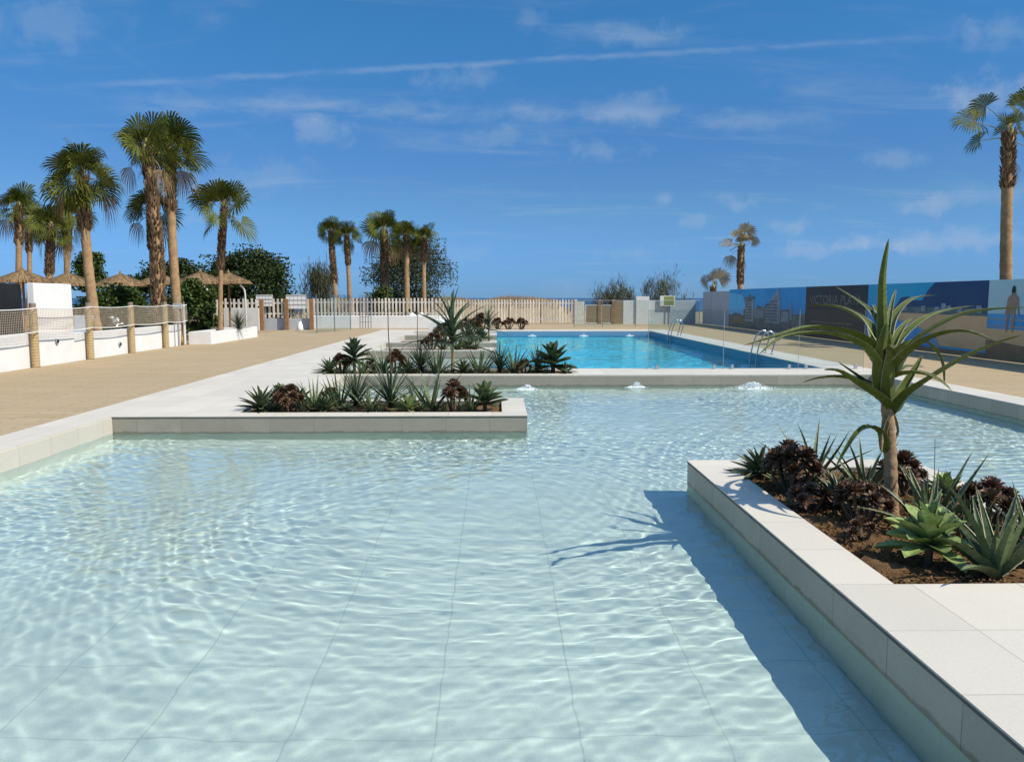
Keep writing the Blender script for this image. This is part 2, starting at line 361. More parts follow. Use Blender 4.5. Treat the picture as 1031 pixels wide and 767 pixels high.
# bark chips scattered on the near bed
b = MB(); rg = random.Random(11)
for k in range(6500):
    x, y = rg.uniform(2.27, 3.72), rg.uniform(4.28, 7.29); s = rg.uniform(.004, .017); z = -.045+rg.uniform(-.012, .03)
    a = Vector((rg.uniform(-1,1), rg.uniform(-1,1), rg.uniform(-.5,.5))).normalized()*s; c = a.orthogonal().normalized()*s*rg.uniform(.3,.7)
    h = a.cross(c).normalized()*s*.3; p = Vector((x, y, z))
    b.add([p-a-c, p+a-c, p+a+c, p-a+c, p+h*2], [(0,1,4),(1,2,4),(2,3,4),(3,0,4)])
tag(b.build('bark_mulch', 'chip'), 'loose brown bark chips covering the soil of the near planter', 'mulch', None, 'stuff')

# ------------------------------------------------------------------ succulents
def arcpts(az, el, L, bend, n=7, base=Vector((0,0,0)), power=1.0):
    p = Vector(base); out = [p.copy()]; d = L/(n-1)
    for i in range(1, n):
        e = el-bend*((i/(n-1))**power)
        p = p+Vector((math.cos(az)*math.cos(e), math.sin(az)*math.cos(e), math.sin(e)))*d; out.append(p.copy())
    return out
def spoon(x): return max(.03, (.35+1.3*x)*(1-x**4)) if x < .98 else .05
def lance(x): return max(.03, min(1, .75+1.2*x)*(1-x)**.62*1.15)
def aloe(seed, N=13, L=.45, W=.055, teeth=True):
    b = MB(); rg = random.Random(seed)
    for k in range(N):
        f = k/N; az = k*2.4+rg.uniform(-.35, .35); el = R(38+46*f+rg.uniform(-9, 9)); Lk = L*(.65+.4*rg.random())*(1-.25*(f > .85))
        b.blade(arcpts(az, el, Lk, R(rg.uniform(-18, 32)), 8, Vector((math.cos(az)*.02, math.sin(az)*.02, .02*f))), W*rg.uniform(.8, 1.2), lambda x: max(.02, (1-x)**.8), .30, .22,
                mi=0, edge=1 if teeth else None, ew=.05, teeth=1 if teeth else None, roll=rg.uniform(-.25, .25))
    return b, ['aloe', 'aloeedge']
def agave(seed, N=30, L=.24, W=.06, margin=True, mat='agave'):
    b = MB(); rg = random.Random(seed)
    for k in range(N):
        f = k/N; az = k*2.4+rg.uniform(-.15, .15); el = R(6+78*f**1.1+rg.uniform(-5, 5)); Lk = L*(1.05-.35*f)*rg.uniform(.9, 1.1)
        b.blade(arcpts(az, el, Lk, R(rg.uniform(5, 22)), 7, Vector((0, 0, .03+.05*f))), W*(1-.2*f), lance, .25, .2, edge=1 if margin else None, ew=.1)
    return b, [mat, 'aloeedge']
def softrosette(seed, N=34, L=.23, W=.085, stem=.1, mat='agavelight'):
    b = MB(); rg = random.Random(seed)
    for k in range(N):
        f = k/N; az = k*2.4+rg.uniform(-.2, .2); el = R(-14+88*f+rg.uniform(-7, 7)); Lk = L*(1.0-.3*f)*rg.uniform(.85, 1.15)
        b.blade(arcpts(az, el+R(18), Lk, R(rg.uniform(8, 34)), 8, Vector((0, 0, stem*(.6+.5*f)))), W*(1.05-.3*f), lambda x: max(.04, (.42+1.25*x-.25*x*x)*(1-x**5)), .2, .12)
    b.tube([(0,0,-.05), (0,0,stem*1.1)], .02, 6, 1)
    return b, [mat, 'aeoniumstem']
def yucca(seed, N=80, L=.42, W=.022):
    b = MB(); rg = random.Random(seed)
    for k in range(N):
        f = k/N; az = k*2.4+rg.uniform(-.3, .3); el = R(2+84*f+rg.uniform(-8, 8))
        b.blade(arcpts(az, el, L*rg.uniform(.8, 1.1), R(rg.uniform(0, 18)), 5, Vector((0, 0, .03+.1*f))), W, lambda x: max(.03, (1-x)**.6), .2, .15)
    return b, ['yucca']
def grassy(seed, N=26, L=.34, W=.012):
    b = MB(); rg = random.Random(seed)
    for k in range(N):
        az = rg.uniform(0, 6.28); r = rg.uniform(0, .06)
        b.blade(arcpts(az, R(rg.uniform(60, 88)), L*rg.uniform(.6, 1.1), R(rg.uniform(0, 35)), 6, Vector((math.cos(az)*r, math.sin(az)*r, 0))), W, None, .2, .15)
    return b, ['yucca']
def aeonium_heads(seed, nh, h, hr, spread):
    rg = random.Random(seed); heads = []
    for k in range(nh):
        az = k*2.4+rg.uniform(-.4, .4); rr = spread*math.sqrt((k+.3)/nh); z = h*(1-.45*(rr/max(spread, .01))**1.5)*rg.uniform(.8, 1.08)
        c = Vector((math.cos(az)*rr, math.sin(az)*rr, z)); tilt = rr/max(spread, .01)*.75
        heads.append((c, az, tilt, hr*rg.uniform(.75, 1.15), rg.randrange(10**6)))
    return heads
def rosette_mesh(seed, r, n=44):
    b = MB(); rg = random.Random(seed)
    for k in range(n):
        f = k/n; az = k*2.4; el = R(-18+95*f); L = r*(1.0-.55*f)
        b.blade(arcpts(az, el, L, R(-12), 5, Vector((0, 0, .12*r*f))), r*.36*(1-.3*f), spoon, .16, .1)
    return b
ROS = [rosette_mesh(100+i, 1.0).build('rosette', 'aeonium') for i in range(3)]
for o in ROS: COL.objects.unlink(o)
def aeonium(root, seed, nh=7, h=.3, hr=.1, spread=.16):
    b = MB(); rg = random.Random(seed)
    for (c, az, tilt, r, sd) in aeonium_heads(seed, nh, h, hr, spread):
        b.tube(spline([(c.x*.15, c.y*.15, -.04), (c.x*.75, c.y*.75, c.z*.5), c], 5), [.014, .012, .011, .011, .013], 6)
        o = ROS[sd % 3].copy(); COL.objects.link(o); o.parent = root; o.location = c; o.scale = (r, r, r*1.1)
        o.rotation_euler = (Matrix.Rotation(az, 3, 'Z') @ Matrix.Rotation(tilt, 3, 'Y') @ Matrix.Rotation(sd % 7, 3, 'Z')).to_euler()
    b.build('stem', 'aeoniumstem', root)
GENS = {'aloe': aloe, 'agave': agave, 'softrosette': softrosette, 'yucca': yucca, 'grassy': grassy}
NAMES = {'aloe': ('aloe', 'plant'), 'agave': ('agave', 'plant'), 'softrosette': ('rosette_succulent', 'plant'), 'yucca': ('yucca', 'plant'),
         'grassy': ('grassy_plant', 'plant'), 'aeonium': ('purple_aeonium', 'plant')}
CACHE = {}
def plant(kind, x, y, label, group, scale=1.0, seed=1, z=-.045, **kw):
    nm, cat = NAMES[kind]
    key = (kind, seed, tuple(sorted((k, str(v)) for k, v in kw.items())))
    if kind == 'aeonium':
        o = copy_tree(CACHE[key]) if key in CACHE else empty(nm)
        if key not in CACHE: aeonium(o, seed, **kw); CACHE[key] = o
        CACHE[key] = o
    else:
        if key in CACHE: o = CACHE[key].copy(); COL.objects.link(o)
        else:
            b, mats = GENS[kind](seed, **kw); o = b.build(nm, mats, None, False); CACHE[key] = o
    if group == 'succulents in the near planter': y = y-.62/y; scale *= 1.16
    o.location = (x, y, z); o.rotation_euler = (0, 0, (x*7.3+y*3.1) % 6.28); o.scale = (scale,)*3
    return tag(o, label, cat, group)

g = 'succulents in the near planter'
plant('agave', 2.40, 7.12, 'dark rosette with pale leaf edges at the near planter far corner', g, 1.0, 21, N=34, L=.27)
plant('aeonium', 2.50, 6.62, 'tall dark purple bushy succulent behind the coping in the near planter', g, 1, 22, nh=16, h=.36, hr=.11, spread=.17)
plant('aloe', 2.86, 7.05, 'slender grey green aloe standing behind the tall purple succulent', g, 1, 23, N=12, L=.56, W=.045)
plant('agave', 2.66, 6.10, 'dark green agave rosette left of the tree aloe trunk', g, 1, 24, N=32, L=.27, W=.05)
plant('aloe', 3.10, 6.55, 'grey green aloe directly behind the tree aloe trunk', g, 1, 25, N=13, L=.46)
plant('aeonium', 2.66, 5.66, 'low dark purple succulent in front of the tree aloe trunk', g, 1, 26, nh=9, h=.27, hr=.095, spread=.15)
plant('aeonium', 3.38, 6.5, 'dark purple succulent half hidden behind the tree aloe trunk', g, 1, 27, nh=8, h=.27, hr=.10, spread=.15)
plant('aeonium', 2.48, 5.30, 'small withered dark succulent lying near the planter coping', g, 1, 37, nh=4, h=.12, hr=.06, spread=.10)
plant('aloe', 3.02, 5.42, 'large toothed aloe right beside the tree aloe trunk', g, 1, 28, N=15, L=.58, W=.07)
plant('softrosette', 2.67, 4.82, 'light green leafy rosette near the inner corner of the near planter', g, 1, 29, N=34, L=.25, W=.10, stem=.15)
plant('softrosette', 3.55, 6.15, 'small light green rosette behind the large toothed aloe', g, .8, 30, N=30, L=.2, W=.07, stem=.16)
plant('grassy', 3.10, 5.08, 'thin grassy plant between the two large aloes', g, 1, 31, N=34, L=.36)
plant('aloe', 2.96, 4.62, 'large grey aloe at the lower right, broad leaves with pale margins', g, 1, 32, N=14, L=.60, W=.085)
plant('aeonium', 3.50, 5.55, 'dark purple succulent behind the broad leaved grey aloe', g, 1, 33, nh=12, h=.27, hr=.1, spread=.2)
plant('aeonium', 3.38, 4.72, 'dark purple succulent at the right edge beside the grey aloe', g, 1, 34, nh=6, h=.2, hr=.09, spread=.13)
plant('agave', 2.72, 6.75, 'small dark agave between the purple succulents of the near planter', g, .8, 35, N=26, L=.22)
plant('agave', 2.95, 6.15, 'dark rosette tucked close behind the trunk, left of the tree aloe base', g, .85, 38, N=28, L=.22, W=.045)
plant('aeonium', 2.42, 6.05, 'dark purple succulent nearest the left coping, level with the tree aloe', g, 1, 39, nh=6, h=.17, hr=.085, spread=.13)
plant('grassy', 3.30, 5.95, 'tuft of thin blades right behind the large toothed aloe', g, 1, 40, N=34, L=.34)
plant('aloe', 3.48, 5.05, 'medium aloe at the right side between two dark purple succulents', g, 1, 36, N=12, L=.42, W=.06)
def stalk(pts, r, label):
    b = MB(); b.tube(spline(pts, 14), [r*(1-.5*i/13) for i in range(14)], 6); return tag(b.build('dry_stalk', 'bark'), label, 'plant stalk', 'dry flower stalks')
stalk([(3.06, 5.38, -.04), (3.07, 5.38, .3), (3.06, 5.38, .62)], .004, 'thin dry stalk rising among aloes of the near planter')

# rows of plants in the two middle beds: (kind, photo column, row depth, scale, description)
def bedrow(rows, Y0, bedname, group):
    for (kind, u, dy, sc, seed, desc, kw) in rows:
        Y = Y0+dy
        plant(kind, gx(u, Y), Y, desc+bedname, group, sc*(1.34 if kind != 'aeonium' else 1.25), seed, **kw)
AE1 = dict(nh=8, h=.27, hr=.10, spread=.15); AE2 = dict(nh=7, h=.33, hr=.11, spread=.12)
AL = dict(N=12, L=.46, W=.045, teeth=False); AG = dict(N=30, L=.25, W=.05); SR = dict(N=30, L=.22, W=.075, stem=.1, mat='aloe')
bedrow([
 ('agave', 260, 0, 1.15, 41, 'yellow green striped rosette at the left end of ', dict(N=30, L=.27, W=.055)),
 ('softrosette', 279, .45, 1.05, 42, 'green leafy rosette behind the left dark succulent of ', SR),
 ('aeonium', 289, 0, 1.1, 43, 'round dark purple succulent next to the left end rosettes of ', AE1),
 ('aloe', 315, .05, 1.1, 44, 'upright grey green aloe right of the left dark succulent of ', AL),
 ('agave', 327, -.05, .85, 41, 'low grey rosette squeezed between two aloes of ', dict(N=30, L=.27, W=.055)),
 ('aloe', 340, .2, 1.15, 45, 'tall thin leaved aloe left of the dense spiky clumps of ', dict(N=14, L=.5, W=.035, teeth=False)),
 ('yucca', 357, .25, .95, 46, 'dense dark spiky clump left of the toothed aloe of ', {}),
 ('aloe', 372, -.05, .9, 44, 'short aloe between the two dense spiky clumps of ', AL),
 ('yucca', 392, .2, 1.05, 46, 'larger dense dark spiky clump right of the short aloe of ', {}),
 ('agave', 410, -.05, .9, 47, 'light green small rosette right of the spiky clumps of ', dict(N=26, L=.25, W=.06, mat='agavelight')),
 ('aloe', 433, .05, 1.15, 48, 'tall upright aloe near the middle right of ', dict(N=12, L=.48, W=.05, teeth=False)),
 ('aeonium', 456, .05, 1.05, 49, 'tall dark purple succulent near the right end of ', AE2),
 ('aloe', 474, 0, .75, 45, 'small thin aloe beside the right tall dark succulent of ', dict(N=14, L=.5, W=.035, teeth=False)),
 ('softrosette', 488, .1, 1.25, 42, 'green rosette at the right end of ', SR),
 ('agave', 300, .7, .9, 41, 'grey rosette at the back behind the left dark succulent of ', dict(N=30, L=.27, W=.055)),
 ('aeonium', 330, .8, .75, 43, 'small purple succulent hidden at the back of ', AE1),
 ('grassy', 420, .6, 1.1, 50, 'thin grassy tuft at the back of ', dict(N=26, L=.4, W=.014)),
], 11.3, 'the middle left stone planter', 'succulents in the middle left planter')
bedrow([
 ('agave', 331, 0, 1.1, 41, 'low spreading rosette at the left end of ', dict(N=30, L=.27, W=.055)),
 ('aeonium', 343, .25, 1.2, 43, 'dark purple succulent next to the left end of ', AE1),
 ('softrosette', 356, .15, 1.25, 51, 'tall leafy rosette held on a stem in ', dict(N=30, L=.26, W=.08, stem=.28, mat='agave')),
 ('aloe', 364, -.05, .9, 44, 'short aloe below the tall leafy rosette of ', AL),
 ('aeonium', 374, .15, .8, 43, 'low brown purple succulent left of the tall aloe of ', AE1),
 ('aloe', 385, .1, 1.2, 48, 'tall upright aloe in the left half of ', dict(N=12, L=.48, W=.05, teeth=False)),
 ('aeonium', 397, .1, 1.2, 49, 'tall dark purple succulent right of the tall left aloe of ', AE2),
 ('agave', 410, -.02, 1.1, 52, 'dark green rosette left of the spiky clump of ', AG),
 ('yucca', 423, .2, 1.1, 46, 'dark spiky clump left of the tree aloe of ', {}),
 ('aloe', 440, 0, 1.35, 45, 'bushy grey green aloe just left of the tree aloe stem of ', dict(N=14, L=.5, W=.035, teeth=False)),
 ('agave', 466, 0, 1.1, 52, 'dark green rosette just right of the tree aloe stem of ', AG),
 ('aloe', 482, .05, 1.35, 44, 'wide grey green aloe right of the tree aloe of ', AL),
 ('yucca', 503, .1, 1.05, 46, 'dark spiky clump between two right hand aloes of ', {}),
 ('aloe', 518, .05, 1.2, 48, 'tall upright aloe in front of the deep pool in ', dict(N=12, L=.48, W=.05, teeth=False)),
 ('aeonium', 528, 0, .9, 43, 'small dark succulent beside the right upright aloe of ', AE1),
 ('yucca', 541, .05, .95, 46, 'round spiky clump beside the big right end rosette of ', {}),
 ('softrosette', 557, .1, 1.75, 42, 'big dark leafy rosette near the right end of ', dict(N=34, L=.24, W=.08, stem=.12, mat='agave')),
 ('agave', 569, -.05, .9, 52, 'small rosette at the right end of ', AG),
], 16.95, 'the planted dividing wall', 'succulents on the dividing wall')
bedrow([
 ('aeonium', 434, 0, 1.5, 43, 'wide purple succulent at the left end of ', AE1),
 ('aloe', 446, .1, 1.1, 44, 'low aloe beside the wide purple succulent of ', AL),
 ('aloe', 461, 0, 1.3, 48, 'upright aloe in the middle of ', dict(N=12, L=.48, W=.05, teeth=False)),
 ('agave', 471, .1, 1.3, 52, 'green rosette near the right end of ', AG),
 ('aloe', 478, .1, 1.0, 45, 'thin aloe at the right end of ', dict(N=14, L=.5, W=.035, teeth=False)),
], 24.75, 'the nearest short planter by the deep pool', 'succulents in the short planters')
bedrow([
 ('aeonium', 447, 0, 2.0, 43, 'large purple succulent at the left of ', AE1),
 ('yucca', 472, .1, 1.4, 46, 'dark spiky clump in the middle of ', {}),
 ('softrosette', 484, 0, 1.6, 42, 'leafy rosette at the right of ', SR),
], 29.1, 'the middle short planter by the deep pool', 'succulents in the short planters')
bedrow([
 ('aeonium', 470, 0, 2.0, 43, 'purple succulent at the left of ', AE1),
 ('aeonium', 483, .1, 2.2, 49, 'tall purple succulent at the right of ', AE2),
], 35.0, 'the farthest short planter by the deep pool', 'succulents in the short planters')
for i, u in enumerate((501, 512, 525)):
    plant('aeonium', gx(u, 40.6), 40.6, ORD[i]+' from the left of three dark shrubs on the far pool edge', 'dark shrubs on the far pool edge', 2.0, 43, 0.0, **AE1)

for bedn, Y0, us, gn in (('the middle left stone planter', 11.22, (270, 302, 322, 349, 381, 402, 423, 445, 464), 'succulents in the middle left planter'),
                         ('the planted dividing wall', 16.85, (337, 350, 380, 404, 432, 449, 474, 492, 510, 534, 549), 'succulents on the dividing wall')):
    for i, u in enumerate(us):
        plant('grassy' if i % 3 else 'agave', gx(u, Y0), Y0, (ORD[i]+' low filler plant from the left, front of ')+bedn, gn, .95 if i % 3 else .72, 90+i % 2 if i % 3 else 52, **(dict(N=46, L=.26, W=.014) if i % 3 else AG))
def P3(u, v, Y): return at(u, v, Y)
stalk([(gx(392, 11.6), 11.6, -.04), (gx(391, 11.6)+.02, 11.62, .6), (gx(393, 11.6)-.03, 11.6, 1.1), (gx(391, 11.6), 11.6, 1.78)], .011, 'tall thin dry stalk rising from the middle left planter')
stalk([(gx(421, 17.0), 17.0, -.04), (gx(420, 17.0), 17.0, .6), (gx(420, 17.0)+.01, 17.0, 1.3)], .012, 'shorter thin dry stalk rising from the dividing wall bed')

# ------------------------------------------------------------------ tree aloes
def crop3(x, y): return 740+x/3.069, 230+y/3.069
TA = empty('tree_aloe', (2.88, 5.77, -.05), 'tall tree aloe with long arching leaves in the near planter', 'tree aloe', 'tree aloes')
def leaves_from(lst, Y0):
    b = MB()
    for (pts, dY, W, edge) in lst:
        N = len(pts); P = []
        for i, q in enumerate(pts):
            u, v = crop3(*q); P.append(at(u, v, Y0+1.9*dY*(i/(N-1))**.8+(-.02 if dY < 0 else .02)))
        P = spline(P, 16); dirn = (P[-1]-P[0]).normalized()
        b.blade(P, W*1.15, lambda x: max(.03, (.86+.5*x if x < .28 else 1.0)*(1-max(0, x-.1)/.9)**.62), (.22 if dirn.z < .9 else .12), .16, up=Vector((0,0,1)) if dirn.z < .9 else Vector((0,1,.05)), edge=1, ew=.035, teeth=1)
    return b
Lf = [
 ([(462,420),(458,320),(457,160),(475,32)], -.05, .085, 0),
 ([(452,330),(428,268),(380,225),(310,180)], .30, .045, 0),
 ([(446,350),(405,290),(340,250),(280,238),(212,240)], .25, .070, 0),
 ([(450,400),(400,345),(330,315),(230,306),(130,332),(25,362)], -.28, .085, 0),
 ([(455,450),(415,385),(360,345),(270,322),(150,335),(72,392)], -.40, .075, 0),
 ([(478,560),(440,520),(380,480),(320,440),(275,437)], -.12, .10, 0),
 ([(478,545),(440,500),(380,455),(318,412)], .10, .085, 0),
 ([(480,400),(510,345),(580,285),(650,255),(742,238)], .28, .075, 0),
 ([(482,440),(530,370),(600,315),(700,265),(800,249),(905,244)], -.15, .085, 0),
 ([(484,460),(520,400),(580,350),(650,322),(720,318),(800,346)], -.38, .085, 0),
 ([(492,570),(530,515),(600,462),(720,392),(820,350),(886,330)], -.30, .095, 0),
 ([(484,420),(530,362),(575,345),(615,372),(642,420),(647,485)], .22, .05, 0),
 ([(474,340),(490,280),(530,232),(570,212),(622,206)], .24, .06, 0),
 ([(470,330),(480,260),(490,215),(497,190)], .12, .035, 0),
 ([(468,300),(438,255),(425,235)], .20, .03, 0),
 ([(464,520),(452,440),(455,370),(470,290)], -.10, .125, 0),
 ([(480,550),(475,470),(482,390),(478,320)], -.12, .10, 0),
 ([(480,565),(520,500),(555,440),(580,392)], .12, .085, 0),
 ([(476,470),(510,440),(540,425),(585,428)], .22, .06, 0),
 ([(470,420),(440,380),(420,330),(412,300)], .16, .06, 0),
 ([(462,690),(452,640),(420,612),(380,632),(340,690),(312,738)], -.10, .075, 0),
 ([(476,410),(500,380),(540,344)], -.18, .075, 0),
]
LB = leaves_from(Lf, 5.77)
for az, el, L_, z, bd in ((-1.25, 40, .62, .98, 75), (-1.95, 52, .55, 1.08, 60), (1.2, 45, .7, .95, 70), (1.9, 58, .6, 1.05, 55), (2.4, 35, .65, .9, 60), (.7, 62, .55, 1.12, 45)):
    LB.blade(arcpts(az, R(el), L_, R(bd), 14, Vector((2.885, 5.77, z))), .085, lambda x: max(.03, (1-max(0, x-.1)/.9)**.62), .22, .16, edge=1, ew=.035, teeth=1)
LB.build('leaves', ['treealoe', 'aloeedge']).parent = TA
TA.children[0].matrix_parent_inverse = Matrix.Translation((-2.88, -5.77, .05))
b = MB()
P = spline([at(898, 524, 5.77), at(897, 490, 5.77), at(896, 450, 5.77), at(893, 405, 5.77), at(890, 352, 5.77)], 40)
b.tube(P, [(.052-.012*i/39)*(1+.07*math.sin(i*2.1))+(.012 if i < 3 else 0) for i in range(40)], 14)
o = b.build('stem', 'aloestem', None, True); o.parent = TA; o.matrix_parent_inverse = Matrix.Translation((-2.88, -5.77, .05))
b = MB()
for pts, dY, W in [([(480,570),(462,610),(455,650),(452,700)], -.10, .05), ([(486,575),(500,620),(498,660)], .03, .045), ([(478,600),(470,640),(474,690)], -.06, .04)]:
    b.blade(spline([at(*crop3(*q), 5.77+dY) for q in pts], 8), W, lance, .3, .05)
o = b.build('dead_leaves', 'aloetip'); o.parent = TA; o.matrix_parent_inverse = Matrix.Translation((-2.88, -5.77, .05))

def small_tree_aloe(label, u, Y, stem_h, h, L, seed, N=22, W=.07):
    rg = random.Random(seed); x = gx(u, Y); root = empty('tree_aloe', (x, Y, -.04), label, 'tree aloe', 'tree aloes')
    b = MB(); b.tube(spline([(0,0,0), (.015,0,stem_h*.5), (0,0,stem_h), (0,0,h)], 16), [.045-.018*i/15 for i in range(16)], 9); b.build('stem', 'aloestem', root, True)
    b = MB()
    for k in range(N):
        f = k/N; az = k*2.4+rg.uniform(-.2, .2); el = R(-8+82*f+rg.uniform(-8, 8)); Lk = L*(1.05-.30*f)*rg.uniform(.85, 1.1)
        b.blade(arcpts(az, el+R(20), Lk, R(rg.uniform(35, 70)*(1-.5*f)), 9, Vector((0, 0, stem_h+(h-stem_h)*f))), W, lambda x: max(.03, (1-x)**.6), .22, .15, edge=1, ew=.04)
    b.build('leaves', ['agave', 'agave'], root)
small_tree_aloe('medium tree aloe with arching leaves on the dividing wall', 455, 17.1, .58, 1.12, 1.12, 61, 24, .11)
small_tree_aloe('small distant tree aloe with a slanting head beside the slat fence', 492, 29.3, .45, .85, .75, 62, 20, .085)

# ------------------------------------------------------------------ palms
def fan(b, c, t, rad, rg, nseg=30, droop=.25, span=2.1, mi=0):
    t = t.normalized(); sd = t.cross(Vector((0,0,1)))
    if sd.length < .1: sd = Vector((1,0,0))
    sd.normalize(); nn = sd.cross(t)
    tw = rg.choice((-1, 1))*rg.uniform(.3, 1.3); sd, nn = sd*math.cos(tw)+nn*math.sin(tw), nn*math.cos(tw)-sd*math.sin(tw)
    for k in range(nseg):
        a = span*(2*k/(nseg-1)-1); d = t*math.cos(a)+sd*math.sin(a); L = rad*(.72+.28*math.cos(a*.7))*rg.uniform(.88, 1.08)
        lift = nn*(.16*rad*abs(math.sin(a))+ (.02 if k % 2 else -.02)*rad)
        ws = (sd*math.cos(a)-t*math.sin(a))*(L*math.tan(span/nseg)*.88)
        p1 = c+d*L*.58+lift*.6; p2 = c+d*L*.80+lift-Vector((0,0,droop*L*.12)); p3 = c+d*L+lift-Vector((0,0,droop*L*rg.uniform(.35, .6)))
        b.add([c, p1-ws*.6, p1+ws*.6, p2-ws*.55, p2+ws*.55, p3], [(0,1,2),(1,3,4,2),(3,5,4)], mi)
def palm(label, base, top, r0, r1, cr, seed, nleaf=24, ndead=8, boots=.35, smooth_to=.5, deadfan=2, droopmax=-14, inner=7, group='palms behind the left fence', dry=False, flare=1.25, fanr=.60):
    """fan palm; base/top world points of the trunk, cr = crown radius"""
    rg = random.Random(seed); base, top = Vector(base), Vector(top)
    root = empty('fan_palm', base, label, 'palm tree', group)
    r0, r1 = r0*.73, r1*.73; T = top-base; T = T*1.03; N = 36; b = MB(); pts = []; rad = []
    bend = Vector((rg.uniform(-.05, .05), 0, 0))*T.length*.5
    for i in range(N):
        f = i/(N-1); pts.append(T*f+bend*math.sin(f*math.pi)); rr = r0+(r1-r0)*f
        rad.append(rr*(1+(flare-1)*max(0, 1-f*6))*(1+.035*math.sin(i*2.3)+rg.uniform(-.03, .03)))
    b.tube(pts, rad, 12); b.build('trunk', 'trunk', root, True)
    # shaggy leaf bases below the crown
    b = MB(); H = T.length
    for k in range(int(850*boots)):
        f = 1-boots*rg.random(); p = T*f+bend*math.sin(f*math.pi); az = rg.uniform(0, 6.283); rr = (r0+(r1-r0)*f)
        d = Vector((math.cos(az), math.sin(az), 0)); s = Vector((-d.y, d.x, 0)); L = rg.uniform(.08, .30); w = rg.uniform(.015, .055)
        p0 = p+d*rr*.8; p1 = p+d*(rr+.09)+Vector((0,0,L))
        b.add([p0-s*w, p0+s*w, p1+s*w*.4, p1-s*w*.4, p0+d*.05+Vector((0,0,-.02))], [(0,1,2,3),(4,0,3),(4,3,2),(4,2,1)])
    b.build('leaf_bases', 'boots', root)
    green, pet, dead = MB(), MB(), MB()
    for k in range(nleaf):
        f = (k+.5)/nleaf; az = k*2.4+rg.uniform(-.3, .3); el = R(84-(84-droopmax)*f**.95+rg.uniform(-9, 9))
        L = cr*(1-fanr)*rg.uniform(.85, 1.15)
        pp = arcpts(az, el, L, R(rg.uniform(10, 30)), 5, T+Vector((0, 0, .12-.3*f)))
        pet.tube(pp, [.022, .018, .015, .012, .01], 4, cap=False)
        t = (pp[-1]-pp[-2]).normalized()+Vector((0,0,rg.uniform(-.35, .1)))
        fan(green, pp[-1], t, cr*fanr*rg.uniform(.68, 1.18), rg, 34, rg.uniform(.25, .8))
    for k in range(inner):
        az = k*2.4+1.3; pp = arcpts(az, R(rg.uniform(48, 86)), cr*rg.uniform(.12, .24), R(8), 3, T+Vector((0, 0, .05)))
        pet.tube(pp, [.02, .016, .012], 4, cap=False); fan(green, pp[-1], pp[-1]-pp[-2], cr*fanr*rg.uniform(.6, .9), rg, 26, .2, 1.3)
    pet.tube([T+Vector((0,0,-.15)), T+Vector((0,0,.12)), T+Vector((0,0,.4))], [r1*1.15, r1*.9, .02], 8)
    for k in range(deadfan):
        az = k*2.4+rg.uniform(-.6, .6)+1; pp = arcpts(az, R(rg.uniform(-10, 20)), cr*.5, R(rg.uniform(50, 85)), 5, T+Vector((0, 0, -.2)))
        pet.tube(pp, .013, 4, cap=False)
        fan(dead, pp[-1], (pp[-1]-pp[-2])+Vector((0,0,-.5)), cr*fanr*.85, rg, 22, 1.4, span=1.2)
    green.build('crown', 'palmolive' if dry else 'palm', root)
    pet.build('petioles', 'stalk', root)
    if deadfan: dead.build('dead_fronds', 'palmdry', root)
    return root
def palm_px(label, ub, vb, ut, vt, Y, r0, r1, crpx, seed, zb=None, **kw):
    bp = at(ub, vb, Y) if zb is None else Vector((gx(ub, Y), Y, zb))
    tp = at(ut, vt, Y); tp.y += .3
    return palm(label, bp, tp, r0, r1, crpx*Y/FPX, seed, **kw)
palm_px('big leaning palm with smooth pale lower trunk behind the net fence', 100, 0, 78, 183, 22.5, .20, .15, 43, 1, -.02, nleaf=19, boots=.30, deadfan=2)
palm_px('palm with thick shaggy trunk and hanging lower fronds, left one of the tall pair', 159, 0, 143, 155, 26.0, .24, .18, 38, 2, -.02, nleaf=12, boots=.95, deadfan=3)
palm_px('tall palm with smooth trunk and dense dark round crown, right one of the tall pair', 181, 0, 168, 156, 27.5, .23, .17, 40, 3, -.02, nleaf=19, boots=.32, deadfan=1)
palm_px('palm with fresh low fronds growing between the tall pair of palms', 155, 0, 149, 215, 28.6, .2, .16, 30, 33, -.02, nleaf=12, boots=.3, deadfan=2, droopmax=-20)
palm_px('solitary slender palm with open crown growing in the low white planter', 222, 0, 223, 214, 30.0, .125, .10, 42, 4, .3, nleaf=10, boots=.5, deadfan=0, droopmax=-25, group='palms behind the left fence')
palm_px('far left palm at the picture edge behind the thatched parasols', 17, 0, 15, 212, 38, .2, .17, 28, 5, -.02, nleaf=14, boots=.3)
palm_px('thin palm half hidden behind the far left palm', 28, 0, 25, 225, 43, .17, .15, 22, 6, -.02, nleaf=12, boots=.3)
palm_px('palm with bulging trunk second row left of the big leaning palm', 49, 0, 48, 232, 36, .24, .17, 27, 7, -.02, nleaf=14, boots=.45)
palm_px('palm just left of the big leaning palm with full low crown', 68, 0, 66, 222, 38, .2, .16, 28, 8, -.02, nleaf=14, boots=.3)
gm = 'palms behind the back wall'
palm_px('leftmost of the slim pair of palms behind the back wall', 340, 0, 332, 236, 46, .22, .13, 18, 9, .4, nleaf=12, boots=.6, deadfan=0, group=gm)
palm_px('right one of the slim pair of palms behind the back wall', 353, 0, 348, 241, 46, .2, .13, 18, 10, .4, nleaf=12, boots=.35, deadfan=0, group=gm)
palm_px('thick trunked palm with upright fronds and one bleached hanging frond', 388, 0, 386, 236, 46.5, .30, .25, 28, 11, .4, nleaf=13, boots=.75, deadfan=2, group=gm, droopmax=10)
palm_px('middle palm of the back trio with straight orange trunk', 410, 0, 409, 240, 45.5, .25, .17, 20, 12, .4, nleaf=13, boots=.2, group=gm)
